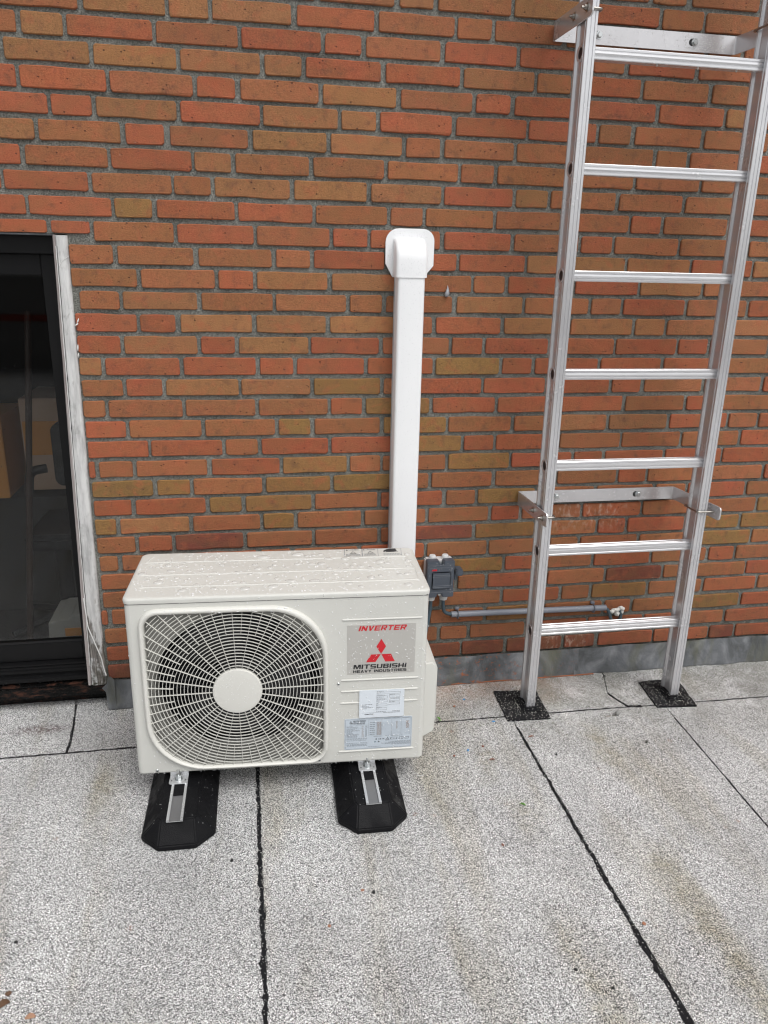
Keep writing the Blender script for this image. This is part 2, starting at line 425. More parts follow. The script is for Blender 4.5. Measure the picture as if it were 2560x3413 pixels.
def mk_glass():
    m = bpy.data.materials.new('window_glass'); m.use_nodes = True; nt = m.node_tree; nt.nodes.clear()
    t = N(nt, 'ShaderNodeBsdfTransparent'); t.inputs[0].default_value = (.52, .54, .54, 1)
    gl = N(nt, 'ShaderNodeBsdfGlossy'); gl.inputs['Roughness'].default_value = .0
    fr = N(nt, 'ShaderNodeFresnel'); fr.inputs[0].default_value = 1.52
    # seen near the polarising angle the pane reflects less than its head-on figure
    mu = N(nt, 'ShaderNodeMath', operation='MULTIPLY'); mu.inputs[1].default_value = 1.0
    nt.links.new(fr.outputs[0], mu.inputs[0])
    mx = N(nt, 'ShaderNodeMixShader'); nt.links.new(mu.outputs[0], mx.inputs[0])
    nt.links.new(t.outputs[0], mx.inputs[1]); nt.links.new(gl.outputs[0], mx.inputs[2])
    o = N(nt, 'ShaderNodeOutputMaterial'); nt.links.new(mx.outputs[0], o.inputs[0]); return m
M['glass'] = mk_glass()
def mk_drop(name, a):
    m = mat(name, (.96, .97, .98), .04, 0, .8); b = m.node_tree.nodes['Principled BSDF']
    b.inputs['Alpha'].default_value = a; return m
M['drop'] = mk_drop('water_drop', .60); M['drop'].node_tree.nodes['Principled BSDF'].inputs['Base Color'].default_value = (.74, .74, .71, 1)
M['drop_dark'] = mat('raindrop_on_dark', (.03, .032, .035), .08)
M['drop_small'] = mk_drop('water_bead', .68)  # near-white base stands in for sky glints on clear beads
M['grey_box'] = painted('slate_grey_plastic', (.070, .083, .105), .4, dirt=.1)
M['grey_light'] = painted('light_grey_plastic', (.62, .63, .63), .45, dirt=.05)
M['cable'] = mat('blue_grey_cable', (.055, .085, .105), .45)
M['conduit'] = painted('grey_conduit', (.20, .215, .25), .42, dirt=.08)
M['caulk'] = mat('white_caulk', (.74, .73, .70), .5)
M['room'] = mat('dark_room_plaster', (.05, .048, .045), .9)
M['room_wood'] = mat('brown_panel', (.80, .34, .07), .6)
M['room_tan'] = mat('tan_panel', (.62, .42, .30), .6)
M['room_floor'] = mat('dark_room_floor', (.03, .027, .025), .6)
# ---------------------------------------------------------------- roof deck and its membrane sheets
roof = MB().poly([[(-40, -60), (40, -60), (40, 12), (-40, 12)]], lambda x, y: (x, y, -.008)).build('roof_deck', M['granule'])
tag(roof, kind='structure')
def jag(a, b, amp, seed, step=.012, end=True):
    a = Vector(a); b = Vector(b); d = b - a; L = d.length; n = max(1, int(L / step)); p = Vector((-d.y, d.x)) / L
    out = []
    for i in range(n):
        t = i / n
        w = amp * (noise.noise(Vector((t * L * 22, seed, 0))) * 1.2 + noise.noise(Vector((t * L * 90, seed, 5))) * .7)
        if i == 0: w = 0
        out.append(tuple(a + d * t + p * w))
    return out
def sheet(corners, amps, seed, z=0.0, name='membrane_sheet', m='granule', th=.003, lab=None, step=.012):
    loop = []; k = len(corners)
    for i in range(k):
        a, b = corners[i], corners[(i + 1) % k]
        loop += jag(a, b, amps[i], seed + i * 7.3, step) if amps[i] else [a]
    o = MB().poly([loop], lambda x, y: (x, y, z), lambda x, y: (x, y, z - th)).build(name, M[m], roof)
    if lab: o['label'] = lab
    return o
YW = -.2455
sheet([(-1.02, -4), (-.007, -4), (-.004, YW), (-1.02, YW)], [0, .0042, .0018, 0], 1, lab='wide roofing sheet left of the centre seam')
sheet([(.003, -4), (.818, -4), (.8245, -1.2), (.829, -.32), (.834, YW), (.003, YW)], [0, .0046, .0038, .003, .0018, .0042], 20)
sheet([(.832, -4), (1.338, -4), (1.345, -.86), (1.3735, -.35), (1.38, YW - .004), (.836, YW - .002)], [0, .0015, .0015, .0015, .0015, .003], 40)
sheet([(1.342, -4), (2.6, -4), (2.6, YW - .02), (1.384, YW - .006), (1.3765, -.35), (1.3485, -.86)], [0, 0, .0015, .0015, .0015, .0015], 60)
sheet([(-1.9, -4), (-1.023, -4), (-1.023, YW), (-1.9, YW)], [0, 0, 0, 0], 70)
# upstand strip between the long cross seam and the wall
sheet([(-1.9, YW + .003), (-.570, YW + .003), (-.569, -.20), (-.578, -.10), (-.594, .03), (-.600, .078), (-1.9, .078)], [.0015, .001, .002, .003, .001, 0, 0], 80)
sheet([(-.564, YW + .003), (1.247, YW - .0005), (1.232, -.20), (1.219, -.155), (1.262, -.03), (1.264, .002), (-.47, .002), (-.47, .078), (-.592, .078), (-.588, .03), (-.571, -.10), (-.561, -.20)],
      [.0015, .002, .003, .001, .001, 0, 0, 0, .001, .003, .002, .001], 90)
sheet([(1.259, YW - .001), (2.6, YW - .017), (2.6, .002), (1.2665, .002), (1.265, -.03), (1.224, -.150), (1.240, -.20)], [.0015, 0, 0, 0, .001, .003, .003], 110)
# black bitumen that shows in the seams
def seam(pts, w, seed, z=-.0012):
    L = []; Rr = []
    P = [Vector(p) for p in pts]; Q = []
    for i in range(len(P) - 1):
        n = max(1, int((P[i + 1] - P[i]).length / .008))
        Q += [P[i].lerp(P[i + 1], k / n) for k in range(n)]
    Q.append(P[-1])
    for i, p in enumerate(Q):
        d = (Q[min(i + 1, len(Q) - 1)] - Q[max(i - 1, 0)]).normalized(); q = Vector((-d.y, d.x))
        t = i / max(1, len(Q) - 1); ww = w[0] * (1 - t) + w[1] * t
        a = ww * (1 + 1.2 * noise.noise(Vector((i * .13, seed, 0))) + 1.1 * noise.noise(Vector((i * .5, seed, 3))))
        b = ww * (1 + 1.2 * noise.noise(Vector((i * .13, seed + 9, 0))) + 1.1 * noise.noise(Vector((i * .5, seed + 9, 3))))
        L.append(p + q * max(a, .0005)); Rr.append(p - q * max(b, .0005))
    n = len(Q); vs = [(p.x, p.y, z) for p in L] + [(p.x, p.y, z) for p in Rr] + [(p.x, p.y, z - .006) for p in L] + [(p.x, p.y, z - .006) for p in Rr]
    fs = [(i, i + 1, n + i + 1, n + i) for i in range(n - 1)] + [(i, 2*n + i, 2*n + i + 1, i + 1) for i in range(n - 1)] + [(n + i + 1, 3*n + i + 1, 3*n + i, n + i) for i in range(n - 1)]
    return MB().add(vs, fs).build('bitumen_seam', M['bitumen'], roof)
Z1 = .0012
seam([(-.001, YW), (-.003, -.8), (-.001, -1.3), (-.002, -3)], (.0042, .0075), 1, Z1)
seam([(.832, -.31), (.829, -.75), (.826, -1.1), (.824, -1.4), (.822, -3)], (.0030, .0108), 5, Z1)
seam([(1.376, -.33), (1.347, -.86), (1.34, -2)], (.0016, .003), 9, Z1)
seam([(-1.9, YW + .002), (-.36, YW + .002)], (.0032, .0028), 13, Z1)
seam([(.50, YW + .002), (1.16, YW), (1.30, YW - .004), (2.6, YW - .018)], (.0022, .0020), 17, Z1)
seam([(-.566, YW), (-.565, -.20), (-.574, -.10), (-.591, .03)], (.0045, .002), 21, Z1)
seam([(1.2645, -.02), (1.262, -.045)], (.002, .0025), 25, Z1)
seam([(1.222, -.152), (1.236, -.20), (1.252, -.242), (1.30, -.250)], (.0018, .0065), 29, Z1)

# ---------------------------------------------------------------- brick wall
DOOR_X, DOOR_Z = -.476, 1.483
wall = MB()
wall.poly([[(-2.6, -.02), (-2.0, -.02), (-2.0, DOOR_Z), (-.470, DOOR_Z), (-.484, -.02), (3.4, -.02), (3.4, 3.3), (-2.6, 3.3)]],
          lambda x, z: (x, .0062, z), lambda x, z: (x, .10, z))
wall = wall.build('brick_wall', M['mortar'])
tag(wall, 'orange and brown brick wall with wide grey mortar joints behind the ladder', 'wall')
TONE = {'r': (.345, .098, .048), 'n': (.312, .118, .053), 't': (.318, .142, .062), 'o': (.262, .140, .050), 'd': (.19, .058, .038)}
ROWS = [
(2171.4,"818,1012n 1026,1173n 1184,1284t 1306,1516n 1530,1726n"),
(2109.6,"-571,-381n -370,-173n -162,25n 37,218n 230,433n 448,542t 556,762n 774,987t 1001,1207r 1220,1347n 1356,1524n 1539,1739n"),
(2047.9,"-579,-387n -372,-171t -160,-62t -51,154t 170,379r 392,603n 613,711n 722,921n 935,1140n 1154,1362n 1377,1479n 1494,1706n"),
(1987.2,"-736,-540n -527,-427t -417,-207r -197,12n 23,233r 245,344r 358,566n 580,787r 800,1008r 1022,1116n 1132,1339r 1355,1570r 1586,1766n"),
(1926.1,"-767,-586n -575,-369t -358,-150t -138,69t 82,181t 193,399r 414,625r 638,845t 856,956n 970,1174r 1185,1391n 1407,1613n"),
(1864.0,"-754,-554r -543,-332r -321,-111n -99,1r 16,226n 239,444t 459,665n 677,778r 793,1003r 1018,1228r 1244,1452r 1464,1570t 1586,1793n"),
(1802.5,"-681,-484r -474,-373r -361,-156t -145,65r 75,280t 291,388t 401,607r 621,831r 841,1048r 1059,1158n 1174,1387n 1401,1614n 1629,1840n"),
(1741.0,"-717,-523t -512,-306n -292,-192r -176,31n 45,248t 261,464t 477,575n 590,797n 809,1005n 1020,1238n 1251,1349n 1363,1578n 1591,1804r"),
(1678.9,"-759,-565r -552,-344n -334,-124r -115,-17t -4,199n 212,413n 425,632n 643,741n 754,964n 979,1182n 1194,1401n 1413,1521n 1535,1743n"),
(1616.9,"-818,-621r -612,-400r -388,-181n -173,-75n -63,144t 157,364t 378,584t 595,803r 815,914t 925,1131n 1145,1352n 1366,1580n 1594,1806n"),
(1554.5,"-766,-566r -556,-344r -335,-236o -223,-12r -1,208r 218,425n 436,531n 542,747n 758,958n 971,1182n 1192,1289r 1303,1515n 1529,1744r"),
(1492.1,"-718,-518r -505,-406r -395,-182n -171,39r 49,256n 268,368r 378,586r 601,805r 819,1023n 1035,1135r 1146,1357n 1367,1595n 1609,1824n"),
(1430.7,"-465,-350n -337,-132n -117,88n 102,199n 212,420r 432,640r 651,856r 866,964t 977,1185t 1196,1406t 1416,1625r 1635,1846t"),
(1369.3,"-466,-291n -278,-75n -64,34r 46,250t 264,469t 482,690n 699,797n 810,1018r 1029,1238r 1249,1458t 1470,1568n 1584,1799n"),
(1307.9,"-449,-343n -333,-128t -114,89n 99,306n 318,415n 428,632n 648,858t 869,1077n 1088,1187n 1198,1407r 1420,1629n 1641,1855r"),
(1245.9,"-466,-300r -290,-192r -177,27t 41,245t 259,462t 475,572n 586,791r 805,1011t 1025,1233t 1246,1347t 1357,1567n 1581,1794t"),
(1184.0,"-467,-350r -339,-134t -122,-25r -13,192t 201,408r 421,628n 639,736r 748,952r 966,1177r 1187,1397r 1407,1509r 1522,1729n 1742,1952r"),
(1122.0,"-468,-408t -396,-188r -175,34r 47,146r 157,362r 375,579r 590,795o 807,904r 917,1128r 1141,1349r 1363,1568r 1585,1797n"),
(1060.3,"-466,-354n -342,-241r -230,-19t -10,197t 209,414o 426,518n 532,740r 750,954r 967,1175r 1188,1287r 1303,1508n 1522,1728n 1741,1953r"),
(998.5,"-469,-408n -397,-187n -176,29n 41,250n 261,358r 371,573o 586,790r 801,1006r 1019,1230r 1243,1452n 1465,1572r 1585,1795n"),
(936.7,"-468,-354r -343,-135n -122,87n 99,196o 210,415n 429,630o 640,847n 861,962n 976,1180t 1193,1399t 1412,1622r 1632,1736n 1747,1961r"),
(875.2,"-467,-294r -285,-75r -64,33n 46,251r 263,468r 481,683o 695,793r 804,1011r 1025,1237n 1246,1456n 1467,1676n 1690,1901r"),
(813.6,"-470,-453r -440,-344n -332,-123n -108,99r 110,311o 322,419n 428,634n 646,851o 861,1068r 1080,1179r 1192,1401r 1413,1622r 1630,1850r"),
(752.1,"-466,-289o -275,-178o -166,43n 56,258o 270,478o 492,580n 592,795n 810,1016n 1028,1238n 1248,1346r 1358,1569n 1582,1789n 1803,2010r"),
(691.5,"-467,-357r -343,-134r -120,-23o -9,197o 210,412n 425,628r 644,741n 753,950o 962,1162n 1175,1381n 1394,1503n 1517,1734r 1746,1967n"),
(631.0,"-468,-407o -394,-187t -174,33n 45,141o 154,359n 372,574n 586,791n 803,899r 912,1120n 1132,1343r 1354,1562n 1575,1789n 1800,2018o"),
(570.4,"-468,-355n -343,-243r -231,-22d -9,198n 210,414n 427,520n 534,738d 752,957o 970,1182n 1193,1292r 1305,1516r 1529,1733o 1745,1955o"),
(509.0,"-465,-412n -397,-197n -184,20r 33,128n 141,349n 361,574r 586,793n 803,1009n 1022,1122n 1135,1344n 1357,1572n 1586,1788o 1799,2015n"),
(447.6,"-466,-267n -254,-56n -44,153n 166,361n 375,479n 491,624n 637,853o 865,966r 980,1180n 1193,1401r 1414,1623n 1637,1734r 1746,1961n"),
(386.2,"-467,-357n -344,-155n -142,54n 67,260n 274,472n 487,684n 699,794n 807,1010r 1025,1234n 1246,1456d 1468,1570n 1584,1790n 1799,2012r"),
(324.8,"-476,-458r -444,-253n -240,-46n -33,167n 180,379n 392,474n 486,636n 651,853n 866,1071r 1084,1185n 1198,1404o 1418,1624n 1636,1844r 1857,2074n"),
(260.0,"-471,-294n -280,-86n -73,120n 133,332n 345,540n 607,796n 810,1011o 1025,1240n 1253,1351n 1363,1565n 1579,1786o 1800,2009r"),
(195.1,"-471,-283r -270,-73n -61,134n 148,348n 363,526n 538,632n 645,740n 754,953n 966,1187r 1197,1407r 1417,1523r 1535,1733n 1746,1953r"),
(130.3,"-472,-287d -274,-76n -63,133n 147,349n 364,503n 516,595n 605,719d 727,879d 894,1099d 1112,1227d 1243,1455r 1464,1681r 1690,1788d 1799,2015r"),
]
HB = 24.6      # half brick height, mm
def brick_mesh(w, h, seed, jit=1.0):
    """front face outline, bevel ring and sides; x,z centred, front at y=0, back at y=+12 mm"""
    rg = random.Random(seed); hw, hh = w / 2, h / 2; pts = []
    k = 3 if w > .15 else 2
    def j(a): return rg.uniform(-a, a) * jit * 1.25
    k = 2 if w > .15 else 1
    for s in (-1, 1):
        e = [rg.uniform(.0025, .0065) for _ in range(4)]
        pts.append((s * hw, s * (-hh + e[0]))); pts.append((s * (hw - e[1]), s * -hh) if False else (s * (-1) * 0 + s * hw - s * e[1], s * -hh))
        pts.pop(); pts.pop()
        pts.append((s * (-hw), s * (-hh + e[0]) + j(.0006))); pts.append((s * (-hw + e[1]), s * -hh + j(.0008)))
        for i in range(1, k + 1): pts.append((s * (-hw + w * i / (k + 1)) + j(.012), s * -hh + j(.0017)))
        pts.append((s * (hw - e[2]), s * -hh + j(.0008)))
        pts.append((s * hw + j(.0008), s * (-hh + e[3])))
    n = len(pts); b = .0022
    def ins(p, d): return (p[0] - math.copysign(d if abs(p[0]) > hw - .002 else (d * .5 if abs(p[0]) > hw - .008 else 0), p[0]), p[1] - math.copysign(d if abs(p[1]) > hh - .002 else d * .5, p[1]))
    vs = [(p[0], .0022 + j(.0006), p[1]) for p in pts] + [(q[0], j(.0005), q[1]) for q in (ins(p, b) for p in pts)] + [(p[0], .014, p[1]) for p in pts]
    fs = [tuple(range(n, 2 * n))]
    for i in range(n):
        l = (i + 1) % n; fs.append((i, l, n + l, n + i)); fs.append((2*n + i, 2*n + l, l, i))
    return vs, fs
shared = {}
def shared_mesh(w, variant):
    kind = 'stretcher' if w > .15 else 'header'
    key = (kind, variant)
    if key not in shared:
        vs, fs = brick_mesh(.200 if kind == 'stretcher' else .098, HB * 2 / 1000, hash(kind) % 97 * 0 + variant * 31 + (0 if kind == 'stretcher' else 500))
        me = bpy.data.meshes.new('brick'); me.from_pydata(vs, [], fs)
        bm = bmesh.new(); bm.from_mesh(me); bmesh.ops.recalc_face_normals(bm, faces=bm.faces); bm.to_mesh(me); bm.free()
        me.materials.append(M['brick']); shared[key] = me
    return shared[key], (.200 if kind == 'stretcher' else .098)
def in_view(x, z):
    d = Vector((x, 0, z)) - Vector((0, -2.35846, 1.41858)); f = d.dot(fw)
    u = d.dot(r2) / f * 2563 / 1280; v = d.dot(u2) / f * 2563 / 1706.5
    if abs(u) > 1.0 or abs(v) > 1.0: return 0
    if -.40 < x < .56 and z < .50: return 0           # behind the outdoor unit
    return (2563 / f) ** 2
allb = []; rg = random.Random(11)
PZ = .0617442
for z, row in ROWS:
    L = []
    for t in row.split():
        a, b = t[:-1].split(','); L.append((int(a) / 1000, int(b) / 1000, t[-1]))
    z = z / 1000
    # go on to both sides of what the picture shows
    x = L[-1][1] + .012
    while x < 3.35:
        w = .100 if rg.random() < .3 else .208
        L.append((x, min(x + w, 3.38), rg.choice('rrnnnt'))); x += w + .013
    x = L[0][0] - .012
    lim = -2.58 if z > DOOR_Z - .02 else 1e9
    while x > lim:
        w = .100 if rg.random() < .3 else .208
        L.insert(0, (max(x - w, -2.59), x, rg.choice('rrnnt'))); x -= w + .013
    if z < DOOR_Z - .02:
        x = -2.01
        while x > -2.56:
            L.insert(0, (max(x - .208, -2.59), x, rg.choice('rrnnt'))); x -= .221
    for (a, b, k) in L: allb.append((a, b, z, k))
z = ROWS[0][0] / 1000 + PZ
while z < 3.27:
    x = -2.58 + rg.uniform(0, .1)
    while x < 3.25:
        w = .100 if rg.random() < .3 else .208
        allb.append((x, x + w, z, rg.choice('rrnnnt'))); x += w + .013
    z += PZ
def score(q):
    a, b, z, k = q; s = max(in_view(a + .02, z), in_view((a + b) / 2, z), in_view(b - .02, z))
    return s * (b - a)
allb.sort(key=lambda q: -score(q))
jv = []; jf = []; jc = []
for i, (a, b, z, k) in enumerate(allb):
    w = b - a; c = TONE[k]; v = rg.uniform(.88, 1.12); c = tuple(min(1, x * v * rg.uniform(.96, 1.04)) for x in c)
    cut = (z - HB / 1000 < DOOR_Z and z > DOOR_Z - .03 and a < -.48)
    zc, h = z, 1.0
    if cut: lo = DOOR_Z + .001; hi = z + HB / 1000; zc = (lo + hi) / 2; h = (hi - lo) / (2 * HB / 1000)
    yy = rg.uniform(-.0022, .0008); rot = rg.uniform(-.005, .005); h *= rg.uniform(.965, 1.03)
    if i < 300:
        me, w0 = shared_mesh(w, rg.randrange(12 if w > .15 else 7))
        o = bpy.data.objects.new('brick', me); o.parent = wall; COL.objects.link(o)
        sx = w / w0 * (-1 if rg.random() < .0 else 1)
        o.location = ((a + b) / 2, yy, zc); o.scale = (sx, 1, h); o.rotation_euler = (0, rot, 0); o.color = (*c, 1)
    else:
        vs, fs = brick_mesh(max(w, .012), HB * 2 / 1000 * h, i, .9 if w > .05 else .3)
        n = len(jv); X = (a + b) / 2
        jv += [(p[0] + X, p[1] + yy, p[2] + zc) for p in vs]; jf += [tuple(q + n for q in f) for f in fs]; jc += [c] * len(vs)
me = bpy.data.meshes.new('outer_bricks'); me.from_pydata(jv, [], jf)
bm = bmesh.new(); bm.from_mesh(me); bmesh.ops.recalc_face_normals(bm, faces=bm.faces); bm.to_mesh(me); bm.free()
ca = me.color_attributes.new('tone', 'FLOAT_COLOR', 'POINT')
ca.data.foreach_set('color', [x for c in jc for x in (*c, 1)])
me.materials.append(M['brick_far'])
ob = link(bpy.data.objects.new('outer_bricks', me), wall); ob['kind'] = 'stuff'

# ---------------------------------------------------------------- lead flashing
def lead_sheet(x0, x1, seed, top=.104, lean=.004, yb=0.0, step=.02):
    n = max(3, int((x1 - x0) / step)); m = 7; vs = []
    for i in range(n + 1):
        x = x0 + (x1 - x0) * i / n
        zt = top + .0035 * noise.noise(Vector((x * 9, seed, 0)))
        zb = .003 + .004 * noise.noise(Vector((x * 7, seed, 4)))
        for j in range(m + 1):
            t = j / m; z = zt + (zb - zt) * t
            y = -.008 - .012 * t - yb + .0085 * noise.noise(Vector((x * 10, z * 12, seed))) + .002 * noise.noise(Vector((x * 40, z * 40, seed)))
            vs.append((x, min(y, -.0035), z))
    k = len(vs); vs += [(x, y + .003, z) for (x, y, z) in vs]
    fs = []
    for i in range(n):
        for j in range(m):
            a = i * (m + 1) + j; b = a + m + 1; fs.append((a, a + 1, b + 1, b)); fs.append((k + a, k + b, k + b + 1, k + a + 1))
    for j in range(m):
        fs.append((j, k + j, k + j + 1, j + 1)); a = n * (m + 1) + j; fs.append((a, a + 1, k + a + 1, k + a))
    for i in range(n):
        a = i * (m + 1); b = a + m + 1; fs.append((a, b, k + b, k + a)); a += m; b += m; fs.append((a, k + a, k + b, b))
    return MB().add(vs, fs)
fl = thing('lead_flashing', 'dull blue grey lead flashing strip along the foot of the brick wall', 'flashing', (0, 0, 0))
for (a, b, s, yb) in ((-.478, .30, 1, 0), (.292, 1.165, 2, .003), (1.150, 2.05, 3, .0), (2.03, 3.35, 4, .003)):
    lead_sheet(a, b, s, yb=yb).build('lead_sheet', M['lead'], fl, smooth=60)
pts = [(.40 + i * .012, -.0225 + .0012 * noise.noise(Vector((i * .3, 1, 0))), .0035 + .0016 * noise.noise(Vector((i * .17, 3, 0)))) for i in range(70)]
MB().tube(pts, .0022, 6).build('sealant_bead', M['sealant'], fl, smooth=60)
# torn corner of lead that wraps into the door opening
q = MB().poly([[(-.478, .006), (-.452, .006), (-.452, .112), (-.463, .126), (-.470, .122), (-.476, .10), (-.492, .085), (-.481, .07)]],
              lambda x, z: (x, -.0235 + .1 * abs(min(0, x + .476)), z), lambda x, z: (x, -.020 + .1 * abs(min(0, x + .476)), z))
q.build('corner_flap', M['lead'], fl)

# ---------------------------------------------------------------- sliding door in its opening
door = thing('sliding_door', 'black framed sliding glass door with dark sill left of the outdoor unit', 'door', (0, 0, 0))
def wob(b, z): return .0012 * noise.noise(Vector((z * 5, b, 0)))
def post(xl0, xl1, xr0, xr1, y0, y1, zlo, zhi, name, m, bev=.006, n=30):
    vs = []; 
    for i in range(n + 1):
        t = i / n; z = zlo + (zhi - zlo) * t
        xl = xl0 + (xl1 - xl0) * t + wob(1, z); xr = xr0 + (xr1 - xr0) * t + wob(2, z)
        vs += [(xl, y1, z), (xl, y0 + .004, z), (xl + .004, y0, z), (xr - bev * 1.6, y0, z), (xr - bev * .5, y0 + bev * .4, z), (xr, y0 + bev * 1.4, z), (xr, y1, z)]
    k = 7; fs = []
    for i in range(n):
        for j in range(k):
            l = (j + 1) % k; fs.append((i * k + j, i * k + l, (i + 1) * k + l, (i + 1) * k + j))
    fs.append(tuple(range(k))); fs.append(tuple(n * k + j for j in reversed(range(k))))
    return MB().add(vs, fs).build(name, m, door, smooth=50)
post(-.5275, -.4965, -.481, -.4665, -.004, .11, .088, 1.479, 'timber_post', M['wood'])
post(-.5405, -.505, -.5285, -.4975, .001, .11, .086, 1.480, 'timber_edge', M['wood_edge'], .002)
# bead of peeling paint between them
fl_ = MB(); pts = []
for i in range(90):
    z = .16 + i * .0145; t = (z - .086) / 1.394
    pts.append((-.5275 + .031 * t + .0012 * noise.noise(Vector((i * .4, 2, 2))), -.0045, z))
fl_.tube(pts, [.0009 + .0011 * abs(noise.noise(Vector((i * .5, 7, 1)))) for i in range(90)], 5)
fl_.build('peeling_paint', M['paint_flake'], door, smooth=50)
MB().tube([(x + .0026 + .0008 * noise.noise(Vector((i * .7, 1, 9))), y + .0008, z) for i, (x, y, z) in enumerate(pts)], [.0004 + .0016 * max(0, noise.noise(Vector((i * .6, 4, 1)))) for i in range(90)], 5).build('dark_crack', M['fan'], door)
for (x, z, a, b) in ((-.4585, 1.251, .004, .007), (-.4625, 1.241, .006, .003), (-.466, 1.176, .0012, .009), (-.4665, 1.155, .001, .006)):
    MB().tube([(x - a, -.002, z - b), (x, -.006, z), (x + a * .6, -.003, z + b)], [.0008, .0022, .0009], 6).build('caulk_bit', M['paint_flake'], door, smooth=60)
MB().tube(arc([(-.523, -.006, .40), (-.519, -.007, .30), (-.486, -.010, .185), (-.4835, -.012, .16), (-.4765, -.016, .128)], .01), .0019, 6).build('sealant_strand', M['paint_flake'], door, smooth=50)
MB().tube([(-.4665, -.003, 1.425), (-.485, -.0055, 1.412), (-.494, -.006, 1.398)], .0007, 5).build('sealant_strand', M['paint_flake'], door)
XL = -1.95; YF = .075
def dbox(a, b, name, m='frame_black', bev=.0015): return MB().box(a, b).build(name, M[m], door, bevel=bev)
dbox((XL, .045, 1.430), (-.507, .12, 1.481), 'head_frame')
dbox((XL, .003, 1.4785), (-.500, .045, 1.4822), 'head_flashing', 'lead')
dbox((-.558, YF - .004, .149), (-.509, .115, 1.429), 'stile', bev=.002)
dbox((XL, YF, 1.372), (-.560, .115, 1.4285), 'top_rail', bev=.002)
dbox((XL, YF, .149), (-.560, .115, .212), 'bottom_rail', bev=.002)
dbox((XL, .055, .139), (-.545, .11, .147), 'track')
dbox((XL, .045, .119), (-.545, .11, .131), 'track')
dbox((XL, .030, .094), (-.545, .11, .110), 'track')
dbox((XL, .050, .088), (-.545, .12, .1385), 'track_bed')
dbox((XL, .012, .042), (-.482, .12, .087), 'sill', 'sill', .006)
dbox((XL, .060, .001), (-.484, .12, .041), 'threshold', 'sill', .002)
dbox((XL - .03, YF, .088), (XL, .115, 1.481), 'stile')
g_ = MB().poly([[(XL + .002, .208), (-.5565, .208), (-.5565, 1.376), (XL + .002, 1.376)]], lambda x, z: (x, .094, z)).build('glass_pane', M['glass'], door)
wd = MB(); rg = random.Random(5)
def bead(mb, c, r, nrm, flat=.6, n=7, asp=1.0, ang=0.0):
    """a small sessile drop: dome of two rings on a plane with normal nrm"""
    nrm = Vector(nrm).normalized(); a = Vector((1, 0, 0)) if abs(nrm.x) < .8 else Vector((0, 0, 1))
    e1 = nrm.cross(a).normalized(); e2 = nrm.cross(e1)
    e1, e2 = e1 * math.cos(ang) + e2 * math.sin(ang), e2 * math.cos(ang) - e1 * math.sin(ang)
    c = Vector(c); vs = []
    for rr, h in ((1.0, 0.0), (.93, .35), (.6, .82)):
        for k in range(n):
            t = 2 * math.pi * k / n; vs.append(c + (e1 * math.cos(t) * asp + e2 * math.sin(t)) * r * rr + nrm * r * flat * h)
    vs.append(c + nrm * r * flat); fs = []
    for i in range(2):
        for k in range(n): l = (k + 1) % n; fs.append((i*n + k, i*n + l, (i+1)*n + l, (i+1)*n + k))
    for k in range(n): fs.append((2*n + k, 2*n + (k + 1) % n, 3*n))
    mb.add(vs, fs)
for _ in range(90):
    bead(wd, (rg.uniform(-1.1, -.56), .0925, rg.choice([rg.uniform(.9, 1.3), rg.uniform(.5, 1.35)])), rg.uniform(.0006, .0016), (0, -1, 0), .5, 6)
for _ in range(90): bead(wd, (rg.uniform(-1.1, -.56), rg.choice([.03, .045, .012]) - .0005, rg.uniform(.10, .12) if rg.random() < .5 else rg.uniform(.045, .085)), rg.uniform(.0006, .0014), (0, -1, .3), .6, 6)
wd.build('raindrops', M['drop_dark'], door, smooth=80)['kind'] = 'stuff'
# the dark room behind the glass
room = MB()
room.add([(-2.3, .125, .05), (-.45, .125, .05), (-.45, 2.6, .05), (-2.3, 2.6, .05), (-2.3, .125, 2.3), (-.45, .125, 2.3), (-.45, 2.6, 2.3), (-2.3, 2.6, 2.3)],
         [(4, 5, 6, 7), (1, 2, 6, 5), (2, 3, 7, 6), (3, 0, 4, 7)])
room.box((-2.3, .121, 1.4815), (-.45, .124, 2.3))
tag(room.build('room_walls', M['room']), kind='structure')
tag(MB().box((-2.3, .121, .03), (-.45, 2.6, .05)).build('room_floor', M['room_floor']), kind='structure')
cab = thing('cupboard', 'brown wooden cupboard door dimly seen through the glass', 'cupboard', (-.95, .80, .05))
MB().box((.112, -.10, .51), (.40, .2, .866)).build('body', M['room_tan'], cab, bevel=.003)
MB().box((.118, -.103, .65), (.395, -.1005, .78)).build('panel', M['room_wood'], cab)
MB().box((-.45, -.10, .48), (.042, .2, .80)).build('door', M['room_wood'], cab, bevel=.003)
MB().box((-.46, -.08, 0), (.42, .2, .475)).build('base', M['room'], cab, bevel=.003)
ch = thing('office_chair', 'dark chair back with an armrest dimly seen through the glass', 'chair', (-.80, .50, .05))
MB().poly([rrect(.112, .58, .34, .81, .03)], lambda x, z: (x, 0, z), lambda x, z: (x, .05, z)).build('backrest', M['fan'], ch, smooth=40)
MB().tube(arc([(.03, -.05, .57), (.04, -.05, .65), (.095, -.03, .655)], .04), .016, 8).build('armrest', M['fan'], ch, smooth=50)
MB().box((.0, -.1, .36), (.32, .25, .42)).build('seat', M['fan'], ch, bevel=.02)
MB().cyl((.09, .08, .03), (.09, .08, .36), .03).build('column', M['fan'], ch, smooth=40)
for k in range(5):
    a = k * 2 * math.pi / 5; MB().tube([(.09, .08, .06), (.09 + .22 * math.cos(a), .08 + .22 * math.sin(a), .02)], .015, 6).build('leg', M['fan'], ch, smooth=50)
bx = thing('storage_box', 'pale plastic box low behind the glass beside a broom handle', 'box', (-.675, .34, .05))
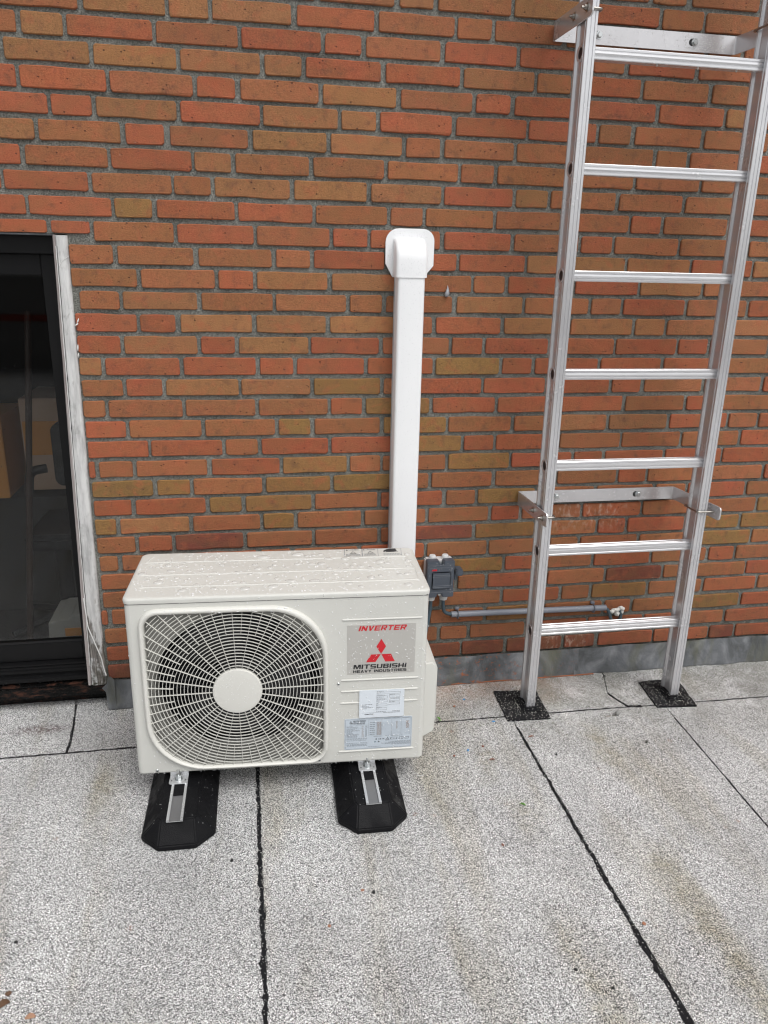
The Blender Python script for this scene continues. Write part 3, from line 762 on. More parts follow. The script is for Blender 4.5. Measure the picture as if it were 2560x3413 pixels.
MB().poly([[(-.06, -.0), (.12, -.0), (.12, .135), (.03, .135), (.015, .12), (-.02, .12), (-.03, .115), (-.055, .11)]], lambda x, z: (x, 0, z), lambda x, z: (x, .2, z)).build('body', mat('beige_box', (.46, .44, .40), .6), bx, bevel=.003)
MB().box((.0, -.003, .055), (.06, 0, .085)).build('grip', M['room_wood'], bx)
br = thing('broom', 'broom handle leaning inside the glass door', 'broom', (-.80, .34, .05))
MB().cyl((0, 0, .03), (.10, .10, 1.2), .011, 10).build('handle', mat('handle_brown', (.05, .028, .02), .5), br, smooth=40)
MB().box((-.12, -.02, .0), (.10, .02, .05)).build('head', M['room'], br, bevel=.004)

# the far edge of the roof, behind the photographer: seen only as a reflection in the door glass
pw = thing('parapet', 'low grey roof edge wall with a red band, reflected in the door glass', 'wall', (0, -8.6, 0))
MB().box((-9, -.25, -.01), (9, 0, 1.18)).build('wall', mat('grey_render', (.30, .29, .28), .8), pw)
MB().box((-9, .001, .62), (9, .02, .70)).build('band', mat('red_band', (.40, .05, .03), .6), pw)
MB().box((-9.02, -.28, 1.181), (9.02, .03, 1.23)).build('coping', mat('coping_stone', (.55, .54, .52), .7), pw)
# ---------------------------------------------------------------- outdoor unit of the air conditioner
AC = thing('air_conditioner', 'cream outdoor air conditioning unit with round fan grille, wet with raindrops', 'air conditioner', (-.3197, -.5082, 0), -.0491)
UW, UD, ZB, ZS, ZT = .782, .316, .0915, .5935, .6105
HC = (.2745, .338)                        # hub centre on the front (x, z)
RAD = .2285
bez_out = smooth_closed(rrect(HC[0]-.2425, HC[1]-.2345, HC[0]+.2405, HC[1]+.2425, (.150, .050, .150, .050), 6), 1)
bez_in = smooth_closed(rrect(HC[0]-.2285, HC[1]-.2270, HC[0]+.2265, HC[1]+.2270, (.145, .040, .145, .040), 6), 1)
# casing: side and back walls with rounded corners, front plate with the grille opening
def section(off, r=.014, n=5):
    return rrect(off, off, UW - off, UD - off, r, n)
mb = MB(); sec = section(0, .014)
zl = [ZB + .0, ZB + .004, ZS]
offs = [.0025, 0.0, 0.0]; vs = []
for z, of in zip(zl, offs):
    for (x, y) in section(of, .014): vs.append((x, y, z))
k = len(sec); fs = []
def isfront(i): 
    a, b = sec[i], sec[(i + 1) % k]; return abs(a[1]) < 1e-6 and abs(b[1]) < 1e-6
for i in range(k):
    l = (i + 1) % k
    fs.append((i, l, k + l, k + i))
    if not isfront(i): fs.append((k + i, k + l, 2 * k + l, 2 * k + i))
fs.append(tuple(reversed(range(k))))
mb.add(vs, fs)
mb.poly([rrect(.014, ZB + .004, UW - .014, ZS, .0001, 1), list(reversed(bez_in))], lambda x, z: (x, 0, z))
casing = mb.build('casing', M['casing'], AC, smooth=35)
# top cover with folded skirt
mb = MB(); vs = []; lv = [(ZS + .0015, -.0022), (ZT - .007, -.0030), (ZT - .003, -.0020), (ZT - .0008, .0012), (ZT, .0055)]
for z, of in lv:
    for (x, y) in rrect(of, of, UW - of, UD - of, .018, 6): vs.append((x, y, z))
k = 28; fs = []
for i in range(len(lv) - 1):
    for j in range(k):
        l = (j + 1) % k; fs.append((i*k + j, i*k + l, (i+1)*k + l, (i+1)*k + j))
fs.append(tuple((len(lv) - 1) * k + j for j in range(k))); fs.append(tuple(reversed(range(k))))
cover = mb.add(vs, fs).build('top_cover', M['casing'], AC, smooth=50)
# pressed ridges of the cover
for y, x0, x1 in ((.243, .018, .756), (.150, .022, .768), (.067, .030, .765)):
    MB().tube([(x0, y, ZT - .0004), (x0 + .012, y, ZT + .0004), (x1 - .012, y, ZT + .0004), (x1, y, ZT - .0004)], .0042, 10, ry=.0018).build('pressed_ridge', M['casing'], cover, smooth=60)
MB().tube([(.018, .243, ZT - .0002), (.030, .285, ZT - .0002)], .003, 8, ry=.0012).build('pressed_ridge', M['casing'], cover, smooth=60)
MB().tube(arc([(.756, .275, ZT - .0002), (.757, .243, ZT - .0002), (.768, .150, ZT - .0002), (.765, .067, ZT - .0002)], .01), .003, 8, ry=.0012).build('pressed_ridge', M['casing'], cover, smooth=60)
MB().poly([rrect(.003, ZS - .0006, UW - .003, ZS + .0018, .0005, 1)], lambda x, z: (x, -.0003, z)).build('seam_gap', M['black_print'], casing)
# pressed lines of the front
for z, x0, x1 in ((.5298, .5517, .7645), (.3506, .5500, .7593), (.3163, .549, .759), (.2805, .548, .759), (.127, .5428, .7515)):
    MB().tube([(x0, .0006, z), (x0 + .006, -.0002, z), (x1 - .006, -.0002, z), (x1, .0006, z)], .0028, 8, ry=.0026).build('pressed_line', M['casing'], casing, smooth=60)
# grille: bezel, rings, spokes, hub
gd = MB().poly([rrect(-.05, -.05, .05, .05, .01)], lambda x, y: (x, .03, y))  # placeholder shape replaced below
gd = MB()
def clip_out(px, pz, poly):
    """is the point inside the outline"""
    c = False; n = len(poly); j = n - 1
    for i in range(n):
        xi, zi = poly[i]; xj, zj = poly[j]
        if (zi > pz) != (zj > pz) and px < (xj - xi) * (pz - zi) / (zj - zi) + xi: c = not c
        j = i
    return c
n = len(bez_out); ringz = []
def lerp2(t): return [(a[0] + (b[0] - a[0]) * t, a[1] + (b[1] - a[1]) * t) for a, b in zip(bez_out, bez_in)]
prof = [(0, .0004), (0.02, -.006), (.14, -.0105), (.35, -.013), (.62, -.0125), (.85, -.009), (1.0, -.003), (1.0, .010)]
vs = []
for t, y in prof: vs += [(x, y, z) for (x, z) in lerp2(t)]
fs = [(i*n + j, i*n + (j+1) % n, (i+1)*n + (j+1) % n, (i+1)*n + j) for i in range(len(prof) - 1) for j in range(n)]
guard = gd.add(vs, fs).build('fan_guard', M['grille'], AC, smooth=60)
def band(r, poly, w=.0007, y0=-.0062, y1=-.0032, seg=96):
    """a concentric strip, cut where it leaves the bezel"""
    pts = []; runs = []; cur = []; out = []
    for i in range(seg + 1):
        a = 2 * math.pi * i / seg; x, z = HC[0] + r * math.cos(a), HC[1] + r * math.sin(a)
        if clip_out(x, z, poly): cur.append(a)
        else:
            if len(cur) > 1: runs.append(cur)
            cur = []
    if len(cur) > 1: runs.append(cur)
    for rn in runs:
        mb = MB(); m = len(rn); vs = []
        for a in rn:
            c, s = math.cos(a), math.sin(a)
            for (rr, y) in ((r - w, y0), (r + w, y0), (r + w, y1), (r - w, y1)): vs.append((HC[0] + rr * c, y, HC[1] + rr * s))
        fs = [(i*4 + j, i*4 + (j+1) % 4, (i+1)*4 + (j+1) % 4, (i+1)*4 + j) for i in range(m - 1) for j in range(4)]
        fs += [(3, 2, 1, 0), tuple((m-1)*4 + j for j in range(4))]
        mb.add(vs, fs); out.append(mb)
    return out
kx = 0; r = .0735
while r < .32:
    for mb in band(r, bez_in): mb.build('guard_ring', M['grille'], guard)
    r += .00925
NS = 56
for i in range(NS):
    a = 2 * math.pi * (i + .25) / NS; r0 = .060 if i % 2 == 0 else .1665; r1 = r0
    while r1 < .34 and clip_out(HC[0] + r1 * math.cos(a), HC[1] + r1 * math.sin(a), bez_in): r1 += .002
    c, s = math.cos(a), math.sin(a); w = .00045
    P_ = lambda rr, t, y: (HC[0] + rr * c - t * s, y, HC[1] + rr * s + t * c)
    vs = [P_(r0, -w, -.0078), P_(r1, -w, -.0078), P_(r1, w, -.0078), P_(r0, w, -.0078), P_(r0, -w, -.0030), P_(r1, -w, -.0030), P_(r1, w, -.0030), P_(r0, w, -.0030)]
    MB().add(vs, [(0,1,2,3),(7,6,5,4),(0,4,5,1),(1,5,6,2),(2,6,7,3),(3,7,4,0)]).build('guard_spoke', M['grille'], guard)
MB().lathe([(.0648, -.0020), (.0650, .0085), (.0635, .0105), (.055, .0115), (.02, .0120), (.001, .0121)], (HC[0], 0, HC[1]), (0, -1, 0), 56).build('hub_cap', M['grille'], guard, smooth=40)
# recessed panel with the round air outlet, bell mouth, fan and heat exchanger behind
ORr = .2200
circ = [(HC[0] + .002 + ORr * math.cos(2*math.pi*i/64), HC[1] + ORr * math.sin(2*math.pi*i/64)) for i in range(64)]
MB().poly([rrect(.018, ZB + .008, .540, ZS - .003, .004, 1), list(reversed(circ))], lambda x, z: (x, .014, z), lambda x, z: (x, .0155, z)).build('inner_panel', M['shroud'], AC)
mb = MB(); vs = []; kk = 64
pr = [(ORr, .013), (ORr - .002, .017), (ORr - .003, .026), (ORr - .003, .075)]
for rr, y in pr: vs += [(HC[0] + .002 + rr * math.cos(2*math.pi*i/kk), y, HC[1] + rr * math.sin(2*math.pi*i/kk)) for i in range(kk)]
mb.add(vs, [(i*kk + j, i*kk + (j+1) % kk, (i+1)*kk + (j+1) % kk, (i+1)*kk + j) for i in range(3) for j in range(kk)])
mb.build('bell_mouth', M['shroud'], AC, smooth=60)
fan = thing('fan', None, None); fan.parent = AC; fan.location = (HC[0] + .002, .085, HC[1])
for b in range(3):
    vs = []; nr, na = 6, 7
    for i in range(nr + 1):
        rr = .045 + (.192 - .045) * i / nr
        for j in range(na + 1):
            a = b * 2*math.pi/3 + (j / na - .5) * 1.35 + .25 * (i / nr) ** 2; vs.append((rr * math.cos(a), .030 * (j / na - .5) + .01, rr * math.sin(a)))
    m = len(vs); vs += [(x, y + .003, z) for x, y, z in vs]; fs = []
    for i in range(nr):
        for j in range(na):
            q = i * (na + 1) + j; fs.append((q, q + 1, q + na + 2, q + na + 1)); fs.append((m + q, m + q + na + 1, m + q + na + 2, m + q + 1))
    MB().add(vs, fs).build('blade', M['fan'], fan, smooth=60)
MB().lathe([(.05, .03), (.05, -.02), (.042, -.028), (.001, -.03)], (0, 0, 0), (0, 1, 0), 24).build('hub', M['fan'], fan, smooth=40)
MB().box((.03, .18, ZB + .02), (.54, .20, ZS - .01)).build('heat_exchanger', M['coil'], AC)
ln = MB().add([(.006, .14, ZB + .006), (.542, .14, ZB + .006), (.542, .14, ZS - .003), (.006, .14, ZS - .003), (.006, .178, ZB + .006), (.542, .178, ZB + .006), (.542, .178, ZS - .003), (.006, .178, ZS - .003)], [(0, 1, 5, 4), (1, 2, 6, 5), (2, 3, 7, 6), (3, 0, 4, 7)]).build('painted_shade_liner', M['fan'], AC)  # black walls added to paint the shade inside the casing
cf = MB()
for i in range(22): cf.tube([(.03, .172, ZB + .03 + i * .022), (.54, .172, ZB + .03 + i * .022)], .003, 6)
cf.build('coil_tubes', M['coil'], AC)['kind'] = 'stuff'
MB().box((.545, .02, ZB + .01), (.55, .30, ZS - .01)).build('divider', M['shroud'], AC)
# screws
def screw(x, z, r=.0042):
    s = MB().lathe([(r, 0), (r, .001), (r * .75, .0022), (.0003, .0026)], (x, 0, z), (0, -1, 0), 14)
    o = s.build('screw', M['screw'], AC, smooth=30)
    MB().box((x - r * .7, -.0029, z - .0004), (x + r * .7, -.0024, z + .0004)).box((x - .0004, -.0029, z - r * .7), (x + .0004, -.0024, z + r * .7)).build('cross_slot', M['black_print'], o)
for x, z in ((.5023, .6030), (.5418, .3405), (.489, .1036), (.0508, .1013)): screw(x, z)

# lettering
def text_mesh(txt, x0, x1, z0, z1, parent, m, y=-.0010, shear=0.0, bold=.02, name='lettering', plane='front', sx=1.0, extrude=.0, lab=None):
    cu = bpy.data.curves.new(name, 'FONT'); cu.body = txt; cu.offset = bold; cu.resolution_u = 2; cu.space_character = sx
    cu.extrude = 0
    o = bpy.data.objects.new(name, cu); COL.objects.link(o)
    dg = bpy.context.evaluated_depsgraph_get(); me = bpy.data.meshes.new_from_object(o.evaluated_get(dg))
    bpy.data.objects.remove(o); bpy.data.curves.remove(cu); me.name = name
    for v in me.vertices: v.co.x += shear * v.co.y
    xs = [v.co.x for v in me.vertices]; ys = [v.co.y for v in me.vertices]
    ax, bx, ay, by = min(xs), max(xs), min(ys), max(ys)
    for v in me.vertices:
        a = x0 + (x1 - x0) * (v.co.x - ax) / (bx - ax); b = z0 + (z1 - z0) * (v.co.y - ay) / (by - ay)
        v.co = (a, y, b) if plane == 'front' else (a, b, y)
    me.materials.clear(); me.materials.append(m)
    o = link(bpy.data.objects.new(name, me), parent)
    if lab: o['label'] = lab
    return o

# block capitals built stroke by stroke (unit box), for the wide heavy lettering
def glyph(ch, s=.27, t=.21):
    R = lambda a, b, c, d: [(a, b), (c, b), (c, d), (a, d)]
    G_ = {'I': [R(0, 0, 1, 1)], 'H': [R(0, 0, s, 1), R(1 - s, 0, 1, 1), R(s, .39, 1 - s, .61)],
     'T': [R(0, 1 - t, 1, 1), R(.5 - s / 2, 0, .5 + s / 2, 1 - t)], 'E': [R(0, 0, s, 1), R(s, 0, 1, t), R(s, 1 - t, 1, 1), R(s, .40, .92, .60)],
     'L': [R(0, 0, s, 1), R(s, 0, 1, t)],
     'U': [[(0, 1), (0, .16), (.10, 0), (s, t), (s, 1)], [(1 - s, 1), (1 - s, t), (.90, 0), (1, .16), (1, 1)], [(.10, 0), (.90, 0), (1 - s, t), (s, t)]],
     'M': [R(0, 0, .20, 1), R(.80, 0, 1, 1), [(.20, 1), (.20, .62), (.42, 0), (.58, 0), (.34, 1)], [(.80, 1), (.66, 1), (.42, 0), (.58, 0), (.80, .62)]],
     'N': [R(0, 0, s, 1), R(1 - s, 0, 1, 1), [(s, 1), (s, .55), (1 - s, 0), (1 - s, .45)]],
     'V': [[(0, 1), (.35, 0), (.65, 0), (.30, 1)], [(1, 1), (.70, 1), (.45, 0), (.65, 0)]],
     'A': [[(0, 0), (.30, 0), (.65, 1), (.35, 1)], [(1, 0), (.70, 0), (.45, 1), (.65, 1)], R(.30, .18, .70, .38)],
     'Y': [[(0, 1), (.36, .42), (.64, .42), (.34, 1)], [(1, 1), (.66, 1), (.44, .42), (.64, .42)], R(.5 - s / 2, 0, .5 + s / 2, .42)],
     'B': [R(0, 0, s, 1), R(s, 0, .86, t), R(s, .41, .86, .60), R(s, 1 - t, .86, 1), [(.86, 0), (1, .12), (1, .44), (.90, .51), (.72, .51), (.72, t)], [(.72, .51), (.88, .51), (.97, .58), (.97, .90), (.86, 1), (.72, 1)]],
     'D': [R(0, 0, s, 1), R(s, 0, .80, t), R(s, 1 - t, .80, 1), [(.80, 0), (1, .22), (1, .78), (.80, 1), (.72, 1 - t), (.72, t)]],
     'R': [R(0, 0, s, 1), R(s, 1 - t, .86, 1), R(s, .36, .86, .55), [(.86, .36), (1, .48), (1, .90), (.86, 1), (.72, 1), (.72, .36)], [(.50, .36), (.72, 0), (1, 0), (.76, .36)]],
     'S': [R(.08, 1 - t, .96, 1), R(.05, 0, .92, t), R(.05, .40, .95, .60), [(0, .92), (.08, 1), (s, 1 - t), (s, .60), (.05, .40), (0, .48)], [(1, .10), (.92, 0), (1 - s, t), (1 - s, .40), (.95, .60), (1, .52)]]}
    return G_[ch]
def block_text(txt, x0, x1, z0, z1, parent, m, y=-.0011, shear=0.0, gap=.16):
    W_ = {'I': .30, 'M': 1.28, ' ': .45}; ws = [W_.get(c, 1.0) for c in txt]; tot = sum(ws) + gap * (len(txt) - 1)
    L_ = x1 - x0 - abs(shear) * (z1 - z0); k = L_ / tot; x = x0 + (shear < 0) * abs(shear) * (z1 - z0); mb = MB(); q = 0
    for c, w in zip(txt, ws):
        if c != ' ':
            for pl_ in glyph(c):
                q += 1; yy_ = y - .00002 * (q % 5)
                mb.poly([pl_], lambda a, b: (x + a * w * k + shear * b * (z1 - z0), yy_, z0 + b * (z1 - z0)))
        x += (w + gap) * k
    return mb.build('lettering', m, parent)
def flat(poly, parent, m, y, name, plane='front'):
    fn = (lambda a, b: (a, y, b)) if plane == 'front' else (lambda a, b: (a, b, y))
    return MB().poly([poly], fn).build(name, m, parent)
bd = MB().poly([rrect(.5645, .3675, .7485, .5140, .0015, 2)], lambda x, z: (x, -.0006, z), lambda x, z: (x, .0001, z)).build('badge', M['badge'], AC)
block_text('INVERTER', .594, .7245, .4962, .5108, bd, M['red'], shear=.30)
def rhomb(c, w, h): return [(c[0], c[1] - h), (c[0] + w, c[1]), (c[0], c[1] + h), (c[0] - w, c[1])]
flat(rhomb((.6560, .4488), .0130, .0226), bd, M['red'], -.0011, 'diamond')
flat([(.6151, .4030), (.6412, .4030), (.6552, .4258), (.6291, .4258)], bd, M['red'], -.0011, 'diamond')
flat([(.6938, .4030), (.6829, .4258), (.6568, .4258), (.6679, .4030)][::-1], bd, M['red'], -.0011, 'diamond')
block_text('MITSUBISHI', .5815, .7262, .3836, .3966, bd, M['black_print'], shear=.10, gap=.13)
block_text('HEAVY INDUSTRIES', .5811, .7262, .3722, .3803, bd, M['black_print'])
# installer sticker (its square code is left out)
st = MB().poly([rrect(.5985, .2335, .7225, .3192, .003, 3)], lambda x, z: (x, -.0034, z), lambda x, z: (x, -.0028, z)).build('sticker', M['sticker_white'], AC)
st['label'] = 'white installer sticker with printed boxes'
def frame_rect(x0, z0, x1, z1, parent, m, y, t=.0004):
    MB().poly([[(x0, z0), (x1, z0), (x1, z1), (x0, z1)], [(x0 + t, z0 + t), (x0 + t, z1 - t), (x1 - t, z1 - t), (x1 - t, z0 + t)]], lambda x, z: (x, y, z)).build('printed_box', m, parent)
yy = -.0037
for (x0, z0, x1, z1) in ((.6465, .3052, .7115, .3115), (.6460, .2918, .6765, .2995), (.6810, .2945, .7105, .3010), (.6458, .2805, .6760, .2872), (.6808, .2832, .7102, .2898), (.6452, .2680, .6755, .2748), (.6805, .2720, .7098, .2785), (.6448, .2560, .6750, .2628)):
    frame_rect(x0, z0, x1, z1, st, M['black_print'], yy)
text_mesh('CLIMATOOLS', .6135, .6395, .2425, .2455, st, M['black_print'], yy, bold=.03)
rt_ = random.Random(4)
def scribble(x0, x1, z, parent, m=None, h=.0009, y=yy, n=None):
    """a line of print too small to read: word-length dashes"""
    mb = MB(); x = x0
    while x < x1 - .002:
        w = min(rt_.uniform(.0025, .008), x1 - x); mb.add([(x, y, z), (x + w, y, z), (x + w, y, z + h), (x, y, z + h)], [(0, 1, 2, 3)]); x += w + .0012
    mb.build('small_print', m or M['grey_print'], parent)['kind'] = 'stuff'
for z, a, b in ((.3135, .6465, .668), (.3010, .646, .668), (.3025, .681, .696), (.2890, .646, .669), (.2912, .681, .710), (.2762, .6458, .652), (.2800, .6805, .698), (.2640, .6452, .660),
                (.3085, .647, .657), (.2955, .647, .666), (.2835, .647, .655), (.2708, .646, .651), (.2590, .6455, .653), (.2740, .606, .634), (.2705, .606, .620), (.2675, .606, .625), (.2645, .606, .636), (.2612, .606, .622), (.2503, .645, .672), (.2508, .690, .711), (.2465, .665, .711)):
    scribble(a, b, z, st, M['black_print'])
flat([(.605, .2486), (.712, .2486), (.712, .2489), (.605, .2489)], st, M['grey_print'], yy, 'printed_line')
# rating plate
pl = MB().poly([rrect(.5590, .1318, .7472, .2303, .003, 3)], lambda x, z: (x, -.0008, z), lambda x, z: (x, .0001, z)).build('rating_plate', M['sticker_blue'], AC)
pl['label'] = 'pale blue rating plate full of small print'
y2 = -.0011
MB().poly([rrect(.5610, .1338, .7452, .2283, .0035, 3), list(reversed(rrect(.5615, .1343, .7447, .2278, .003, 3)))], lambda x, z: (x, y2, z)).build('printed_box', M['grey_print'], pl)
x0, z0 = .5765, .2215
for c, w, h in (((x0, z0), .0013, .0023),): flat(rhomb(c, w, h), pl, M['black_print'], y2, 'diamond')
flat([(x0 - .0042, z0 - .0047), (x0 - .0015, z0 - .0047), (x0 - .0001, z0 - .0023), (x0 - .0028, z0 - .0023)], pl, M['black_print'], y2, 'diamond')
flat([(x0 + .0042, z0 - .0047), (x0 + .0028, z0 - .0023), (x0 + .0001, z0 - .0023), (x0 + .0015, z0 - .0047)], pl, M['black_print'], y2, 'diamond')
block_text('MITSUBISHI', .5830, .6170, .2215, .2243, pl, M['black_print'], y2)
text_mesh('HEAVY INDUSTRIES', .5830, .6170, .2185, .2205, pl, M['black_print'], y2, bold=.03)
text_mesh('AIR CONDITIONER', .5740, .6165, .2140, .2168, pl, M['black_print'], y2, bold=.04)
text_mesh('SPLIT TYPE / OUTDOOR UNIT', .5745, .6160, .2108, .2126, pl, M['grey_print'], y2, bold=.02)
for i, z in enumerate([.2055, .2030, .1990, .1965, .1938, .1912, .1886, .1860, .1834, .1808, .1782, .1756, .1730, .1704]):
    scribble(.5645, rt_.uniform(.580, .602), z, pl, y=y2); scribble(.6065, .613, z, pl, M['tan_print'], y=y2); scribble(.6165, .6215, z, pl, y=y2)
frame_rect(.5905, .1998, .6240, .2095, pl, M['grey_print'], y2, .0003)
for z in (.1668, .1640, .1602, .1520, .1480, .1455, .1430): scribble(.5645, .6225, z, pl, y=y2)
frame_rect(.6255, .1735, .7420, .2255, pl, M['grey_print'], y2, .0003)
for x in (.6480, .6620, .6900, .7165): flat([(x, .1735), (x + .0003, .1735), (x + .0003, .2255), (x, .2255)], pl, M['grey_print'], y2, 'printed_line')
for i in range(13): flat([(.6255, .1768 + i * .0031), (.7420, .1768 + i * .0031), (.7420, .1770 + i * .0031), (.6255, .1770 + i * .0031)], pl, M['grey_print'], y2, 'printed_line')
for i in range(14):
    z = .1745 + i * .0031
    scribble(.6495, .6610, z, pl, M['tan_print'], .0017, y2); 
    if i > 5: scribble(.7305, .7390, z, pl, M['tan_print'], .0017, y2); scribble(.7030, .7060, z, pl, M['tan_print'], .0017, y2)
    scribble(.6765, .6780, z, pl, M['tan_print'], .0014, y2)
    if i % 2: scribble(.629, .643, z, pl, M['grey_print'], .0012, y2)
for t, a, b in (('TOTAL CAPACITY', .664, .686), ('TOTAL INPUT', .694, .712), ('TOTAL CURRENT', .720, .739)):
    text_mesh(t, a, b, .2262, .2274, pl, M['grey_print'], y2 - .00005, bold=.02)
for z, a, b in ((.1702, .640, .664), (.1702, .672, .722), (.1522, .690, .744), (.1500, .682, .744), (.1475, .662, .744), (.1450, .672, .744), (.1425, .690, .744), (.1380, .625, .662)): scribble(a, b, z, pl, y=y2)
text_mesh('CE', .6535, .6615, .1600, .1645, pl, M['black_print'], y2, bold=.01, sx=1.3)
text_mesh('UK', .6645, .6710, .1624, .1645, pl, M['black_print'], y2, bold=.02); text_mesh('CA', .6645, .6710, .1600, .1620, pl, M['black_print'], y2, bold=.02)
text_mesh('EAC', .6425, .6480, .1515, .1560, pl, mat('teal_print', (.02, .10, .12), .5), y2, bold=.02)
def tri(cx, cz, s, parent, y):
    a = [(cx - s, cz - s * .8), (cx + s, cz - s * .8), (cx, cz + s)]; b = [(cx - s*.72, cz - s*.62), (cx, cz + s*.68), (cx + s*.72, cz - s*.62)]
    MB().poly([a, b], lambda x, z: (x, y, z)).build('warning_triangle', M['black_print'], parent)
    flat([(cx - s*.15, cz - s*.4), (cx + s*.15, cz - s*.4), (cx, cz + s*.3)], parent, M['black_print'], y, 'flame_mark')
tri(.6790, .1615, .0060, pl, y2)
for (a, b) in ((.6865, .7070), (.7105, .7245), (.7275, .7400)):
    q = [(a, .1590), (b - .002, .1590), (b, .1658), (a + .002, .1658)]; ctr = ((a + b) / 2, .1624)
    MB().poly([q, [(ctr[0] + (x - ctr[0]) * .86, ctr[1] + (z - ctr[1]) * .80) for x, z in reversed(q)]], lambda x, z: (x, y2, z)).build('manual_symbol', M['black_print'], pl)
    flat([(ctr[0] - .0003, .1598), (ctr[0] + .0003, .1598), (ctr[0] + .0012, .1648), (ctr[0] + .0006, .1648)], pl, M['black_print'], y2, 'printed_line')
for x, z in ((.6475, .1622), (.6545, .1540)): MB().lathe([(.0022, 0), (.0022, .0001), (.0017, .0001), (.0017, 0)], (x, y2, z), (0, -1, 0), 16).build('round_mark', M['grey_print'], pl)
# caution print on the cover
cp_ = flat([(.5770, .2500), (.7430, .2460), (.7500, .3075), (.5810, .3120)], cover, M['casing'], ZT + .0004, 'caution_sticker', 'top')
zt = ZT + .0007
def tl(a, b, t=.0005):
    a = Vector((*a, 0)); b = Vector((*b, 0)); d = (b - a).normalized(); p_ = Vector((-d.y, d.x, 0)) * t
    MB().add([(q.x, q.y, zt) for q in (a - p_, b - p_, b + p_, a + p_)], [(0, 1, 2, 3)]).build('printed_line', M['grey_print'], cp_)
for a, b in (((.5770, .2500), (.7430, .2460)), ((.7430, .2460), (.7500, .3075)), ((.7500, .3075), (.5810, .3120)), ((.5810, .3120), (.5770, .2500)), ((.628, .249), (.632, .3105)), ((.6295, .249), (.6335, .3105)), ((.675, .248), (.680, .3095))): tl(a, b)
text_mesh('WARNING', .592, .622, .2985, .3080, cp_, M['black_print'], zt, bold=0, plane='top')
text_mesh('CAUTION', .642, .671, .2975, .3070, cp_, M['black_print'], zt, bold=0, plane='top')
for cx, m_ in ((.604, .0095), (.655, .0095)):
    MB().poly([[(cx - m_, .272), (cx + m_, .272), (cx, .291)], [(cx - m_ * .72, .2745), (cx, .2865), (cx + m_ * .72, .2745)]], lambda x, y: (x, y, zt)).build('warning_triangle', M['black_print'], cp_)
for cx in (.587, .637): MB().poly([[(cx - .0035, .2985), (cx + .0035, .2985), (cx, .3075)]], lambda x, y: (x, y, zt)).build('warning_triangle', M['black_print'], cp_)
for y in (.254, .2585, .263, .267):
    for a, b in ((.582, .624), (.634, .671)):
        mb = MB(); x = a
        while x < b - .003: w = rt_.uniform(.003, .008); mb.add([(x, y, zt), (x + w, y, zt), (x + w, y + .0018, zt), (x, y + .0018, zt)], [(0, 1, 2, 3)]); x += w + .0016
        mb.build('small_print', M['grey_print'], cp_)['kind'] = 'stuff'
for y in (.2545, .2605, .266):
    mb = MB(); x = .692
    while x < .740: w = rt_.uniform(.003, .008); mb.add([(x, y, zt), (x + w, y, zt), (x + w, y + .002, zt), (x, y + .002, zt)], [(0, 1, 2, 3)]); x += w + .0016
    mb.build('small_print', M['grey_print'], cp_)['kind'] = 'stuff'
# pictogram: a shoe above the splash lines
flat([(.694, .283), (.722, .280), (.735, .286), (.733, .306), (.713, .307), (.697, .295)], cp_, M['black_print'], zt, 'shoe_pictogram', 'top')
flat([(.692, .279), (.738, .2795), (.737, .2815), (.693, .2815)], cp_, M['black_print'], zt, 'shoe_pictogram', 'top')
# valve cover on the right side
def hull(pts, name, m, parent, bev=.006):
    bm = bmesh.new()
    for p in pts: bm.verts.new(p)
    r_ = bmesh.ops.convex_hull(bm, input=bm.verts)
    bmesh.ops.dissolve_limit(bm, angle_limit=.02, verts=bm.verts, edges=bm.edges)
    if bev: bmesh.ops.bevel(bm, geom=[e for e in bm.edges if e.calc_face_angle(0) > .3], offset=bev, segments=3, affect='EDGES', clamp_overlap=True)
    bmesh.ops.recalc_face_normals(bm, faces=bm.faces)
    me = bpy.data.meshes.new(name); bm.to_mesh(me); bm.free(); me.materials.append(m)
    me.polygons.foreach_set('use_smooth', [True] * len(me.polygons)); me.set_sharp_from_angle(angle=math.radians(35))
    return link(bpy.data.objects.new(name, me), parent)
vc = hull([(UW - .002, .055, .115), (UW - .002, .055, .360), (UW - .002, .30, .115), (UW - .002, .30, .375),
           (.832, .085, .165), (.832, .085, .330), (.832, .27, .165), (.832, .27, .335), (.815, .075, .352), (.815, .28, .358), (.826, .075, .125), (.826, .28, .125)], 'valve_cover', M['casing'], AC)
MB().tube([(.800, .066, .175), (.829, .082, .182)], .002, 6).build('pressed_line', M['casing'], vc, smooth=60)
